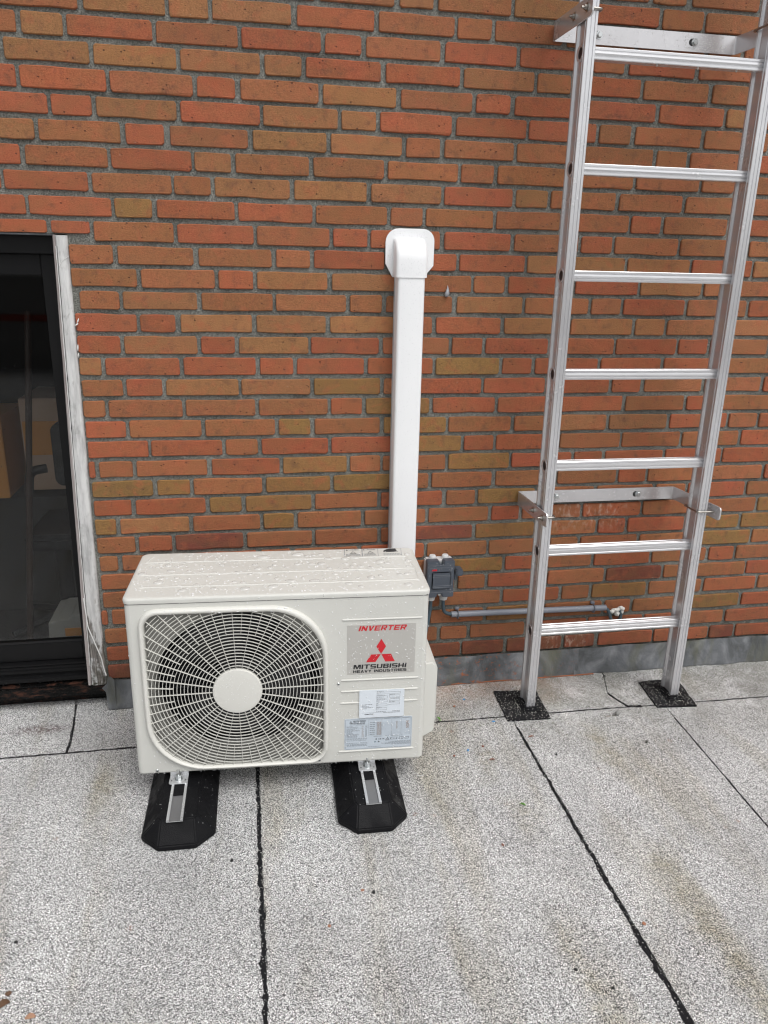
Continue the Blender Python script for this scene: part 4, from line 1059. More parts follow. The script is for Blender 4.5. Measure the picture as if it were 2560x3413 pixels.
# mounting foot brackets on the channels, with bolt, washer and nuts
def to_loc(x, y):                       # world -> unit frame
    dx, dy = x + .3197, y + .5082; c, s = math.cos(.0491), math.sin(.0491)
    return (dx * c - dy * s, dx * s + dy * c)
for (wx, wy) in ((-.2145, -.534), (.3025, -.553)):
    x, y = to_loc(wx, wy)
    b = MB(); b.poly([rrect(x - .0245, y - .004, x + .0245, y + .30, .006, 3)], lambda a, c: (a, c, .0705), lambda a, c: (a, c, .0735))
    br_ = b.build('foot_bracket', M['galv'], AC, bevel=.001)
    MB().box((x - .0245, y + .035, .0735), (x + .0245, y + .038, ZB)).build('upturned_flange', M['galv'], br_)
    bo = MB(); yb = y + .016
    bo.lathe([(.0105, .0735), (.0105, .0752)], (x, yb, 0), (0, 0, 1), 20).lathe([(.0078, .0752), (.0078, .0815)], (x, yb, 0), (0, 0, 1), 6).lathe([(.0078, .0822), (.0078, .0875)], (x, yb, 0), (0, 0, 1), 6)
    bo.lathe([(.0040, .0875), (.0040, .100), (.0033, .1012)], (x, yb, 0), (0, 0, 1), 12)
    bo.build('bolt', M['screw'], br_, smooth=30)
    for s in (-1, 1): MB().lathe([(.002, 0), (.002, .0002)], (x + s * .018, y + .010, .0736), (0, 0, 1), 10).build('hole', M['fan'], br_)
# raindrops
rg = random.Random(21); big = MB(); sm = MB()
placed = []
def top_ok(x, y): return .004 < x < UW - .004 and .004 < y < UD - .004
for _ in range(120):
    for t in range(40):
        x, y = rg.uniform(.02, .765), rg.choice([rg.uniform(.03, .30), rg.uniform(.04, .25)])
        r = rg.choice([.0035, .005, .0065, .0085, .0095]) * rg.uniform(.85, 1.3)
        if .57 < x < .755 and y > .245: continue
        if all((x - a) ** 2 + (y - b) ** 2 > (r + c + .003) ** 2 for a, b, c in placed): break
    placed.append((x, y, r))
    bead(big, (x, y, ZT - .0001), r, (0, 0, 1), .34, 16, rg.uniform(.8, 1.7), rg.uniform(-.5, .5) + math.pi / 2)
for x0, x1, y in ((.50, .60, .143), (.30, .36, .147), (.22, .25, .146), (.03, .10, .148), (.60, .66, .142), (.44, .49, .238), (.10, .15, .240)):
    bead(big, ((x0 + x1) / 2, y, ZT), .0042, (0, 0, 1), .35, 20, (x1 - x0) / .0084, math.pi / 2)
for _ in range(2000):
    x, y = rg.uniform(.005, UW - .005), rg.uniform(.004, UD - .004)
    if any((x - a) ** 2 + (y - b) ** 2 < (c * 1.6) ** 2 for a, b, c in placed): continue
    bead(sm, (x, y, ZT - .0001), rg.choice([.0006, .0008, .0010, .0012, .0016, .0022]) * rg.uniform(.8, 1.2), (0, 0, 1), .6, 7)
for _ in range(1250):                    # front
    x = rg.uniform(.0, UW); z = rg.uniform(ZB, ZT - .005)
    if rg.random() < .45: x = rg.uniform(.53, UW - .003); z = rg.uniform(.10, ZT - .006)
    if clip_out(x, z, bez_out): continue
    y = -.0028 if z > ZS else 0.0
    if clip_out(x, z, [(.598, .233), (.723, .233), (.723, .320), (.598, .320)]): y = -.0035
    elif clip_out(x, z, [(.559, .131), (.7475, .131), (.7475, .2305), (.559, .2305)]): y = -.0010
    elif clip_out(x, z, [(.5645, .3675), (.7485, .3675), (.7485, .514), (.5645, .514)]): y = -.0008
    if (.577 < x < .731 and (.370 < z < .400 or .494 < z < .513)) and rg.random() < .85: continue
    bead(sm, (x, y, z), rg.choice([.0006, .0007, .0009, .0010, .0013, .0017]) * rg.uniform(.8, 1.15), (0, -1, .0), .9, 6)
for _ in range(90):
    a = rg.uniform(0, 2 * math.pi); r = .055 * math.sqrt(rg.random()); bead(sm, (HC[0] + r * math.cos(a), -.0119, HC[1] + r * math.sin(a)), rg.uniform(.0005, .0010), (0, -1, 0), .8, 6)
for _ in range(120):
    x = rg.uniform(.07, .42); bead(sm, (x, -.009 - rg.uniform(0, .003), HC[1] + .2345 + rg.uniform(-.004, .006)), rg.uniform(.0007, .0022), (0, -.5, 1), .35, 8, rg.uniform(1, 1.8), math.pi / 2)
for _ in range(60):
    bead(sm, (rg.uniform(.01, UW - .01), -.001, ZB + .001), rg.uniform(.0007, .0014), (0, -.3, -1), .9, 6)
for _ in range(260):                     # right side
    bead(sm, (UW, rg.uniform(.012, .29), rg.uniform(ZB + .01, ZS)), rg.uniform(.0005, .0012), (1, 0, 0), .8, 6)
for _ in range(120): bead(sm, (rg.uniform(UW, .831), rg.uniform(.09, .26), .0), .0001, (0, 0, 1), .5, 5)
big.build('large_raindrops', M['drop'], AC, smooth=80)['kind'] = 'stuff'
sm.build('small_raindrops', M['drop_small'], AC, smooth=80)['kind'] = 'stuff'

# ---------------------------------------------------------------- rubber feet
def rubber_foot(x0, x1, yf, lab, rz, rail_end, hxc):
    w = x1 - x0; t = thing('rubber_foot', lab, 'mounting foot', ((x0 + x1) / 2, yf, 0), rz, 'black rubber feet under the outdoor unit')
    L = .60; hw = w / 2; ch = .046; H = .064; tw = .049
    base = [(-hw + ch, 0), (hw - ch, 0), (hw, ch), (hw, L - ch), (hw - ch, L), (-hw + ch, L), (-hw, L - ch), (-hw, ch)]
    tp = [(-tw + .008, .040), (tw - .008, .040), (tw, .050), (tw, L - .05), (tw - .01, L - .04), (-tw + .01, L - .04), (-tw, L - .05), (-tw, .050)]
    vs = [(x, y, .0005) for x, y in base] + [(x, y, .016) for x, y in base] + [(x, y, H) for x, y in tp]
    fs = [(i, (i+1) % 8, 8 + (i+1) % 8, 8 + i) for i in range(8)] + [(8 + i, 8 + (i+1) % 8, 16 + (i+1) % 8, 16 + i) for i in range(8)] + [tuple(range(16, 24)), tuple(reversed(range(8)))]
    body = MB().add(vs, fs).build('body', M['rubber'], t, bevel=.003)
    # channel let into the top
    cx = hxc - (x0 + x1) / 2; ch_ = MB(); y0 = rail_end - yf; y1 = L - .05; a, b, zb, zt_ = .0205, .0145, .0650, .0705
    prof = [(-a, zb), (a, zb), (a, zt_), (a - .0065, zt_), (a - .0065, zt_ - .0015), (a - .0015, zt_ - .0015), (a - .0015, zb + .0012), (-a + .0015, zb + .0012), (-a + .0015, zt_ - .0015), (-a + .0065, zt_ - .0015), (-a + .0065, zt_), (-a, zt_)]
    ch_.poly([prof], lambda x, z: (cx + x, y0, z), lambda x, z: (cx + x, y1, z))
    rail = ch_.build('channel_rail', M['galv'], t)
    MB().box((cx - .0140, y0 + .0005, .0662), (cx + .0140, y1 - .001, .0666)).build('channel_floor', M['galv_dark'], t)
    MB().box((cx - .013, y0 + .10, .0667), (cx + .013, y0 + .20, .0692)).build('rubber_insert', M['rubber'], t)
    dr = MB(); gr = random.Random(int(abs(x0) * 1000))
    for _ in range(60):
        u = gr.uniform(-1, 1); v = gr.uniform(.02, .30)
        xx = u * hw * .95
        yv = v
        if abs(xx) < tw: z = H if yv > .05 else .016 + (H - .016) * max(0, (yv) / .042); z = min(z, H)
        else: z = .016 + (H - .016) * (hw - abs(xx)) / (hw - tw)
        if yv < ch and abs(xx) > hw - ch + yv: continue
        bead(dr, (xx, yv, z), gr.uniform(.0005, .0010), (0, 0, 1), .8, 5)
    dr.build('raindrops', M['drop_small'], t, smooth=80)['kind'] = 'stuff'
    return t
rubber_foot(-.301, -.115, -.7085, 'left black rubber foot under the unit, nearer the glass door', -.02, -.680, -.2135)
rubber_foot(.2035, .3895, -.7225, 'right black rubber foot under the unit, nearer the ladder', -.035, -.689, .2970)

# ---------------------------------------------------------------- white duct
dk = thing('pipe_duct', 'white plastic pipe duct rising up the brick wall behind the outdoor unit', 'duct', (.4915, 0, 0))
def duct_section(x0, x1, d, r=.009):
    return [(x0, -.001), (x0, -d + r)] + [(x0 + r - r * math.cos(math.radians(a)), -d + r - r * math.sin(math.radians(a))) for a in (30, 60, 90)] + \
           [(x1 - r + r * math.sin(math.radians(a)), -d + r - r * math.cos(math.radians(a))) for a in (0, 30, 60, 90)] + [(x1, -.001)]
mb = MB().poly([duct_section(-.0415, .0405, .062)], lambda x, y: (x, y, .19), lambda x, y: (x, y, 1.3895))
mb.build('trunking', M['pvc'], dk, smooth=35)
for sx in (-.0421, .0411): MB().box((sx - .0004, -.0145, .191), (sx + .0004, -.0130, 1.386)).build('lid_seam', M['grey_print'], dk)
for q_, (a_, b_) in enumerate(((-.018, .020), (.018, .016))):
    MB().tube(arc([(a_, -.030, .24), (a_, -.034, .10), (a_ - .01, -.12, .09 + q_ * .03), (-.03 + a_, -.205, .17 + q_ * .05), (-.03 + a_, -.25, .19 + q_ * .05)], .05, 6), b_ * .8, 10).build('insulated_pipe', M['fan'], dk, smooth=60)
# elbow: the same section swept into the wall
mb = MB(); pr = duct_section(-.0485, .0465, .065, .012)[1:-1]; vs = []; rows = []
path = [(0.0, 1.386)] + [(0.0, 1.43)]
def elbow_ring(k, n):
    # front line curves back to the wall at the top
    t = k / n; a = math.radians(88 * t); return a
nn = 9; R_ = .058; base = [(x, y) for x, y in pr]
zs0 = [1.386, 1.410, 1.436]
for z in zs0: rows.append([(x, y, z) for x, y in base])
for k in range(1, nn + 1):
    a = math.radians(84 * k / nn); row = []
    for x, y in base:
        d = -y; row.append((x * (1 - .03 * k / nn), -d * math.cos(a), 1.436 + (R_) * math.sin(a) * (d / .065) ** .5 + .004 * k / nn))
    rows.append(row)
n = len(base)
for r_ in rows: vs += r_
fs = [(i*n + j, i*n + j + 1, (i+1)*n + j + 1, (i+1)*n + j) for i in range(len(rows) - 1) for j in range(n - 1)]
# side skins down to the wall
m0 = len(vs)
for r_ in rows: vs += [(r_[0][0], -.002, r_[0][2]), (r_[-1][0], -.002, r_[-1][2])]
for i in range(len(rows) - 1):
    fs += [(m0 + 2*i, i*n, (i+1)*n, m0 + 2*(i+1)), (i*n + n - 1, m0 + 2*i + 1, m0 + 2*(i+1) + 1, (i+1)*n + n - 1)]
fs.append(tuple([m0] + list(range(n)) + [m0 + 1])); fs.append(tuple([m0 + 2*(len(rows)-1) + 1] + [(len(rows)-1)*n + j for j in reversed(range(n))] + [m0 + 2*(len(rows)-1)]))
mb.add(vs, fs).build('elbow_cap', M['pvc'], dk, smooth=45)
pp = [(-.069, 1.437), (-.062, 1.424), (-.047, 1.388), (.047, 1.388), (.060, 1.403), (.076, 1.422)] 
pp = [(-.0480, 1.386), (.0470, 1.386), (.0760, 1.420)] + [(.0765 - .034 + .034 * math.cos(math.radians(a)), 1.489 + .034 * math.sin(math.radians(a))) for a in range(0, 91, 15)] + \
     [(-.0705 + .040 + .040 * math.cos(math.radians(a)), 1.483 + .040 * math.sin(math.radians(a))) for a in range(90, 181, 15)] + [(-.0700, 1.424)]
MB().poly([pp], lambda x, z: (x, -.0065, z), lambda x, z: (x, -.0025, z)).build('wall_plate', M['pvc'], dk, bevel=.001)
dr = MB(); rg = random.Random(3)
for _ in range(420): bead(dr, (rg.uniform(-.032, .032), -.0620, rg.uniform(.6, 1.385)), rg.choice([.0004, .0005, .0007, .0009]), (0, -1, 0), .7, 5)
for _ in range(110): bead(dr, (.0405, rg.uniform(-.05, -.02), rg.uniform(.6, 1.385)), rg.uniform(.0005, .0011), (1, 0, 0), .8, 5)
for _ in range(70): bead(dr, (rg.uniform(-.035, .035), -.0652, rg.uniform(1.39, 1.44)), rg.uniform(.0005, .0010), (0, -1, 0), .8, 5)
for _ in range(60): bead(dr, (rg.uniform(-.055, .06), -.0067, rg.uniform(1.497, 1.515)), rg.uniform(.0005, .0011), (0, -1, 0), .8, 5)
for s in (-1, 1):
    for _ in range(20): bead(dr, (s * rg.uniform(.052, .062), -.0067, rg.uniform(1.43, 1.48)), rg.uniform(.0005, .0010), (0, -1, 0), .8, 5)
dr.build('raindrops', M['drop_small'], dk, smooth=80)['kind'] = 'stuff'

# ---------------------------------------------------------------- isolator switch
sw = thing('isolator_switch', 'small dark grey switch box with white cable glands, behind the unit', 'switch box', (.618, -.002, .43))
MB().box((-.044, -.045, -.058), (.050, 0, .058)).build('back_box', M['grey_light'], sw, bevel=.004)
fr = MB(); w, h = .0465, .0650
out = [(-w, -h), (-.012, -h), (-.010, -h + .012), (.006, -h + .012), (.008, -h), (w, -h), (w + .0005, -.045), (w - .0015, -.040), (w - .0015, .033), (w + .0005, .038), (w, h), (.010, h), (.008, h - .016), (-.004, h - .016), (-.006, h), (-w, h)]
fr.poly([out], lambda x, z: (x, -.068, z), lambda x, z: (x, -.038, z))
cv = fr.build('front_cover', M['grey_box'], sw, bevel=.0025)
MB().box((-.030, -.0725, -.034), (.0335, -.067, .027)).build('raised_panel', M['grey_box'], cv, bevel=.003)
for z in (.016, .0105, -.021, -.0265): MB().tube([(-.029, -.0727, z), (.0325, -.0727, z)], .0006, 5).build('moulded_line', M['grey_box'], cv)
for z in (.050, .041, -.046): MB().tube([(-.044, -.0682, z), (.044, -.0682, z)], .0006, 5).build('moulded_line', M['grey_box'], cv)
for z in (.055, -.060): MB().lathe([(.005, 0), (.005, .002), (.003, .0025)], (.002, -.052, z), (0, -1, 0), 12).build('screw', M['screw'], cv)
text_mesh('ABB', -.0315, -.0135, .0310, .0375, cv, M['red'], -.0687, bold=.07)
MB().box((.050, -.05, -.014), (.062, -.022, .010)).build('handle_boss', M['grey_box'], sw, bevel=.003)
MB().box((.056, -.058, .004), (.080, -.016, .026)).build('handle', M['grey_box'], sw, bevel=.003)
for x in (-.020, .0235):
    MB().lathe([(.0135, .057), (.0138, .0605), (.0118, .0615), (.0112, .069), (.0095, .0715), (.001, .072)], (x, -.024, 0), (0, 0, 1), 20).build('blanking_plug', M['grey_light'], sw, smooth=40)
for x in (-.020, .0235):
    gl_ = MB().lathe([(.0112, -.056), (.0112, -.064)], (x, -.026, 0), (0, 0, 1), 20).lathe([(.0145, -.066), (.0147, -.080), (.0125, -.090), (.0085, -.092)], (x, -.026, 0), (0, 0, 1), 12)
    gl_.build('cable_gland', M['grey_light'], sw, smooth=25)
MB().tube(arc([(.0235, -.026, -.088), (.024, -.026, -.118), (.030, -.022, -.142), (.052, -.016, -.153), (.075, -.014, -.155)], .03, 8), .0062, 10).build('cable', M['cable'], sw, smooth=60)
MB().tube(arc([(-.020, -.026, -.088), (-.021, -.028, -.12), (-.032, -.034, -.19), (-.05, -.05, -.25)], .04, 8), .0066, 10).build('cable', M['cable'], sw, smooth=60)
dr = MB()
for _ in range(45): bead(dr, (rg.uniform(-.043, .043), -.0683, rg.choice([rg.uniform(-.06, .06), rg.uniform(.03, .06)])), rg.uniform(.0005, .0010), (0, -1, 0), .8, 5)
dr.build('raindrops', M['drop_small'], sw, smooth=80)['kind'] = 'stuff'

# ---------------------------------------------------------------- conduit
cd = thing('cable_conduit', 'grey plastic conduit running along the bottom of the wall behind the ladder', 'conduit', (.96, 0, .272))
def tube_open(a, b, r, name, m, parent):
    mb = MB(); a = Vector(a); b = Vector(b); ax = (b - a)
    mb.lathe([(r * .78, .004), (r * .82, 0), (r, 0), (r, ax.length), (r * .82, ax.length), (r * .78, ax.length - .004)], a, ax, 20)
    return mb.build(name, m, parent, smooth=40)
tube_open((-.285, -.017, .003), (.288, -.017, -.006), .0105, 'pipe', M['conduit'], cd)
for x, z in ((-.262, .0027), (.240, -.0052)):
    pts = [(x, -.004, z + .0175), (x, -.010, z + .0145), (x, -.020, z + .0125), (x, -.0285, z + .006), (x, -.0295, z - .003), (x, -.025, z - .009), (x, -.016, z - .0125), (x, -.004, z - .0135)]
    MB().tube(pts, .0016, 8, ry=.0055).build('clip', M['conduit'], cd, smooth=50)
    MB().box((x - .007, -.012, z + .014), (x + .007, -.002, z + .022)).build('clip_base', M['conduit'], cd, bevel=.001)
MB().tube(arc([(.27, -.017, -.006), (.296, -.018, -.010), (.310, -.018, -.045), (.325, -.014, -.075), (.345, -.008, -.072), (.355, -.012, -.05), (.352, -.010, -.028), (.340, -.004, -.020)], .02, 5), .0060, 10).build('cable', M['cable'], cd, smooth=60)
ck = MB()
for (x, z, a, b) in ((.318, -.028, .011, .0075), (.336, -.022, .013, .008), (.350, -.014, .007, .0065), (.3575, -.020, .006, .008), (.338, -.038, .006, .010), (.356, -.032, .005, .007), (.328, -.020, .010, .0055)):
    ck.tube([(x - a, -.003, z - b * .3), (x - a * .5, -.008, z), (x, -.012, z + b * .2), (x + a * .6, -.009, z + b * .3), (x + a, -.003, z + b * .2)], [b * .3, b * .8, b, b * .8, b * .3], 8)
ck.build('caulk', M['caulk'], cd, smooth=60)
dr = MB()
for _ in range(70):
    a = rg.uniform(.2, 1.6); bead(dr, (rg.uniform(-.28, .28), -.017 - .0104 * math.cos(a), .0 + .0104 * math.sin(a) - .002), rg.uniform(.0006, .0013), (0, -math.cos(a), math.sin(a)), .7, 6)
dr.build('raindrops', M['drop_small'], cd, smooth=80)['kind'] = 'stuff'
sg = thing('wall_plug', 'grey drop shaped lump hanging on the bricks right of the white duct top', 'plug', (.6145, 0, 1.3475))
MB().tube([(.001, -.001, .017), (.0012, -.004, .010), (.0005, -.006, .002), (-.001, -.007, -.006), (-.003, -.006, -.012), (-.004, -.003, -.015)], [.0008, .0022, .0050, .0072, .0062, .0025], 10).build('lump', mat('grey_rubbery', (.30, .31, .33), .4), sg, smooth=70)
# ---------------------------------------------------------------- aluminium ladder fixed to the wall
LD = thing('ladder', 'tall aluminium ladder standing upright in front of the brick wall', 'ladder', (1.17, -.19, 0))
RZ0, RZ1 = .018, 3.25
RUNG = [.2845 + .2792 * k for k in range(11)]
def rail(x0, x1, holes_left, lab):
    """rail of box section: grooved front and back; web with swaged rung ends"""
    w = x1 - x0; yf, yb = -.034, .034; mb = MB(); cx = x0 - 1.17
    def X(x): return cx + x
    def ext(prof): mb.poly([prof], lambda x, y: (X(x), y, RZ0), lambda x, y: (X(x), y, RZ1))
    s = (lambda x: x) if holes_left else (lambda x: w - x)
    front = [(0, yf + .0012), (.0012, yf), (w * .30, yf), (w * .33, yf + .0016), (w * .37, yf + .0016), (w * .40, yf), (w * .66, yf), (w * .69, yf + .0022), (w * .74, yf + .0022), (w * .77, yf), (w - .0012, yf), (w, yf + .0012)]
    right = [(w, yf + .008), (w - .0020, yf + .0095), (w - .0020, yf + .0115), (w - .0004, yf + .013), (w - .0050, yf + .0165), (w - .0050, yb - .0165), (w - .0004, yb - .013), (w - .0020, yb - .0115), (w - .0020, yb - .0095), (w, yb - .008)]
    back = [(w, yb - .0012), (w - .0012, yb), (.0012, yb), (0, yb - .0012)]
    left = [(w - x, y) for x, y in reversed(right)]
    ext(front + right + back + left)
    o = mb.build('rail', M['alu_v'], LD); o['label'] = lab
    side = -1 if holes_left else 1
    xo = cx + (.0050 if holes_left else w - .0050)
    for z in RUNG:
        c = MB(); c.lathe([(.0182, .0), (.0205, .0022), (.0200, .0042), (.0170, .0044), (.0140, .0024), (.0138, .0006)], (xo, 0, z), (side, 0, 0), 24)
        e = c.build('rung_eyelet', M['alu_strap'], o, smooth=40)
        MB().lathe([(.0140, .0012), (.0140, .0016)], (xo, 0, z), (side, 0, 0), 20).build('bore', M['fan'], e)
    MB().box((cx + .001, yf + .001, RZ0 - .006), (cx + w - .001, yb - .001, RZ0 + .002)).build('foot_cap', M['rubber'], o)
    return o
rail(.8945, .9240, True, 'left ladder rail with rung holes on its side')
rail(1.4190, 1.4495, False, 'right ladder rail')
# rungs: squarish, grooved
rp = [(-.0145, -.0125), (-.0135, -.0145), (.0135, -.0145), (.0145, -.0125), (.0145, .0125), (.0135, .0145),
      (.0095, .0145), (.0085, .0135), (.0060, .0135), (.0050, .0145), (-.0050, .0145), (-.0060, .0135), (-.0085, .0135), (-.0095, .0145), (-.0135, .0145), (-.0145, .0130),
      (-.0145, .0085), (-.0128, .0070), (-.0128, .0058), (-.0145, .0045), (-.0152, 0), (-.0145, -.0045), (-.0128, -.0058), (-.0128, -.0070), (-.0145, -.0085)]
mb = MB().poly([rp], lambda y, z: (.9192 - 1.17, y, z), lambda y, z: (1.4238 - 1.17, y, z))
rung0 = mb.build('rung', M['alu_h'], LD); rung0.location = (0, 0, RUNG[0]); LD_r = [rung0]
for z in RUNG[1:]:
    o = rung0.copy(); o.location = (0, 0, z); COL.objects.link(o)
# drips under the upper rungs
for x, z in ((1.115, RUNG[6]), (1.235, RUNG[6]), (1.35, RUNG[6])):
    MB().tube([(x - 1.17, -.005, z - .0140), (x - 1.17, -.005, z - .0170), (x - 1.17, -.005, z - .0195)], [.0022, .0030, .0012], 8).build('hanging_drop', M['drop'], LD, smooth=70)

# wall brackets
def hexnut(mb, c, ax, r, h, n=6): return mb.lathe([(r, 0), (r, h)], c, ax, n)
def bracket(z, lab, h=.046, up=False):
    t = thing('wall_bracket', lab, 'bracket', (1.165, 0, z), 0, 'aluminium brackets holding the ladder to the wall')
    xl, xr = .886 - 1.165, 1.455 - 1.165; xa, xb = .8895 - 1.165, 1.474 - 1.165; ye = -.238; th = .0042; r = .010
    def strap_pts(off):
        l = [(xa + off, ye), (xl + off, -.014 - 0)]
        pts = [(xa + off, ye), (xl + off, -.006 - r)]
        for a in (30, 60, 90): pts.append((xl + off + (r - off) * (1 - math.cos(math.radians(a))), -.006 - r + (r - off) * math.sin(math.radians(a))))
        rr = .03
        for a in (0, 30, 60, 90): pts.append((xr - off - (r - off) * (1 - math.sin(math.radians(a))), -.006 - r + (r - off) * math.cos(math.radians(a))))
        pts.append((xb - off, ye)); return pts
    o_, i_ = strap_pts(0), strap_pts(th)
    mb = MB(); n = len(o_); zz = (-h / 2, h / 2); vs = []
    for z_ in zz: vs += [(x, y, z_) for x, y in o_] + [(x, y, z_) for x, y in i_]
    fs = []
    for i in range(n - 1):
        fs += [(i, i + 1, 2*n + i + 1, 2*n + i), (n + i, 3*n + i, 3*n + i + 1, n + i + 1), (i, n + i, n + i + 1, i + 1), (2*n + i, 2*n + i + 1, 3*n + i + 1, 3*n + i)]
    fs += [(0, 2*n, 3*n, n), (n - 1, 2*n - 1, 4*n - 1, 3*n - 1)]
    strap = mb.add(vs, fs).build('strap', M['alu_strap'], t, smooth=35)
    for sx, xx in ((-1, xa), (1, xb)):            # rounded ends
        x0 = xx if sx < 0 else xx - th
        pts = [(ye + .0005, -h / 2), (ye + .0005, h / 2)] + [(ye - .014 + .0 - .010 * math.cos(math.radians(a)) * 1 , (h / 2 - .010) + .010 * math.sin(math.radians(a))) for a in (90, 60, 30, 0)] + [(ye - .024, -h / 2 + .010)] + [(ye - .014 - .010 * math.cos(math.radians(a)), -h / 2 + .010 - .010 * math.sin(math.radians(a))) for a in (30, 60, 90)]
        MB().poly([pts], lambda y, z_: (x0, y, z_), lambda y, z_: (x0 + th, y, z_)).build('strap_end', M['alu_strap'], t)
    for x in (1.024, 1.320):                       # wall bolts in slotted holes
        c = (x - 1.165, -.010, 0)
        MB().poly([rrect(c[0] - .018, -.0095, c[0] + .010, .0095, .0094, 5)], lambda a, b: (a, -.0106, b)).build('slot', M['fan'], t)
        b = MB().lathe([(.0105, .0), (.0105, .002)], c, (0, -1, 0), 22); b.lathe([(.0078, .002), (.0078, .0075), (.0062, .009)], c, (0, -1, 0), 6); b.build('wall_bolt', M['screw'], t, smooth=25)
    for s in (-1, 1):                              # U-bolts round the rails
        if s < 0: xo, xi = xa - .016, .9275 - 1.165 + .004
        else: xo, xi = xb + .016, 1.4155 - 1.165 - .004
        y1, y2 = -.229, -.150
        if s > 0: y1, y2 = -.231, -.150
        pts = arc([(xo, y1, 0), (xi, y1, 0), (xi, y2, 0), (xo, y2, 0)], .009, 6)
        u = MB().tube(pts, .0032, 12).build('u_bolt', M['stainless'], t, smooth=60)
        fx = xa if s < 0 else xb
        for y in (y1, y2):
            w_ = MB().lathe([(.0105, 0), (.0105, .0018)], (fx, y, 0), (s, 0, 0), 22); w_.lathe([(.0066, .0018), (.0066, .0075)], (fx, y, 0), (s, 0, 0), 6)
            w_.lathe([(.0048, .0075), (.0048, .0090)], (fx, y, 0), (s, 0, 0), 12); w_.build('nut', M['stainless'], u, smooth=25)
    dr = MB(); gr = random.Random(int(z * 100))
    for _ in range(260 if up else 60):
        x = gr.choice([gr.uniform(xl + .03, xr - .03), gr.uniform(.12, .25)]); bead(dr, (x, -.0102, gr.uniform(-h / 2 + .003, h / 2 - .003)), gr.uniform(.0006, .0016), (0, -1, 0), .45, 6, gr.uniform(1, 1.6), gr.uniform(0, 3))
    dr.build('raindrops', M['drop'], t, smooth=80)['kind'] = 'stuff'
    return t
bracket(.6875, 'lower aluminium wall bracket with U-bolts, near the bottom of the ladder', .043)
bracket(2.0535, 'upper aluminium wall bracket above the topmost visible rung, speckled with rain', .048, True)

# bitumen pads under the rails
def pad(corners, lab, seed, foot):
    t = thing('bitumen_pad', lab, 'pad', (foot[0], foot[1], 0), 0, 'black bitumen pads under the ladder feet')
    cs = [(x - foot[0], y - foot[1]) for x, y in corners]; loop = []
    for i in range(4): loop += jag(cs[i], cs[(i + 1) % 4], .0022, seed + i * 3)
    MB().poly([loop], lambda x, y: (x, y, .0065), lambda x, y: (x, y, .0008)).build('sheet', M['bitumen'], t, bevel=.0012)
    a = MB(); w, d = .0185, .0385
    for k, (g_, z0, z1) in enumerate(((.013, .0066, .0095), (.007, .0095, .013), (.0025, .013, .0185))):
        a.poly([smooth_closed(rrect(-w - g_, -d - g_, w + g_, d + g_, .006, 3), 1)], lambda x, y: (x, y, z0), lambda x, y: (x, y, z1))
    a.build('collar', M['bitumen'], t)
    gr = MB(); rg = random.Random(seed)
    for _ in range(330):
        if rg.random() < .45:
            th = rg.uniform(0, 6.28); x = math.cos(th) * (w + .012 + rg.gauss(0, .004)) * 1.1 ; y = math.sin(th) * (d + .012 + rg.gauss(0, .004)); z = .0078
            if y > 0 and x > 0 and rg.random() < .6: continue
        else:
            u, v = rg.random(), rg.random(); p0 = Vector(cs[0]).lerp(Vector(cs[1]), u); p1 = Vector(cs[3]).lerp(Vector(cs[2]), u); p_ = p0.lerp(p1, v); x, y = p_; z = .0063
            if abs(x) < w + .003 and abs(y) < d + .003: continue
        s = rg.uniform(.0006, .0016); bead(gr, (x, y, z), s, (0, 0, 1), .8, 5)
    gr.build('loose_granules', mat('loose_granule_' + str(seed), (.62, .61, .55), .9), t)['kind'] = 'stuff'
pad([(.812, -.274), (.958, -.281), (.972, -.108), (.822, -.092)], 'black bitumen pad under the left ladder rail', 31, (.909, -.19))
pad([(1.347, -.268), (1.488, -.280), (1.515, -.100), (1.364, -.104)], 'black bitumen pad under the right ladder rail', 47, (1.434, -.19))

# ---------------------------------------------------------------- small litter on the roof
CM = {}
def cmat(n, c, ro=.6):
    if n not in CM: CM[n] = mat(n, c, ro)
    return CM[n]
def chip(name, cat, lab, x, y, sx, sy, sz, m, rz=0.0, seed=0, group=None):
    rg = random.Random(seed * 13 + 5); bm = bmesh.new(); bmesh.ops.create_icosphere(bm, subdivisions=2, radius=1.0)
    for v in bm.verts:
        k = 1 + .28 * noise.noise(v.co * 1.6 + Vector((seed * 3.1, 0, 0))); v.co = Vector((v.co.x * sx * k * .78, v.co.y * sy * k * .78, v.co.z * sz * k))
    zmin = min(v.co.z for v in bm.verts)
    for v in bm.verts: v.co.z -= zmin
    me = bpy.data.meshes.new(name); bm.to_mesh(me); bm.free(); me.materials.append(m)
    o = link(bpy.data.objects.new(name, me)); o.location = (x, y, .0005); o.rotation_euler = (0, 0, rz)
    return tag(o, lab, cat, group)
def leafbit(name, cat, lab, x, y, L, W, m, rz=0.0, group=None, lift=.003):
    n = 6; vs = []
    for i in range(n + 1):
        t = i / n; w = W * math.sin(math.pi * (.12 + .76 * t)) ; z = .001 + lift * math.sin(math.pi * t)
        vs += [(-L/2 + L*t, -w/2, z), (-L/2 + L*t, 0, z + .0006), (-L/2 + L*t, w/2, z)]
    fs = [(3*i + j, 3*i + j + 3, 3*i + j + 4, 3*i + j + 1) for i in range(n) for j in range(2)]; k = len(vs)
    vs += [(a, b, c - .0004) for a, b, c in vs]; fs += [tuple(reversed([q + k for q in f])) for f in fs]
    o = MB().add(vs, fs).build(name, m); o.location = (x, y, .0005); o.rotation_euler = (0, 0, rz)
    return tag(o, lab, cat, group)
BL = cmat('blue_plastic', (.03, .24, .55), .4); RD = cmat('brick_red', (.26, .09, .055), .8); OR = cmat('orange_brick', (.38, .17, .10), .8)
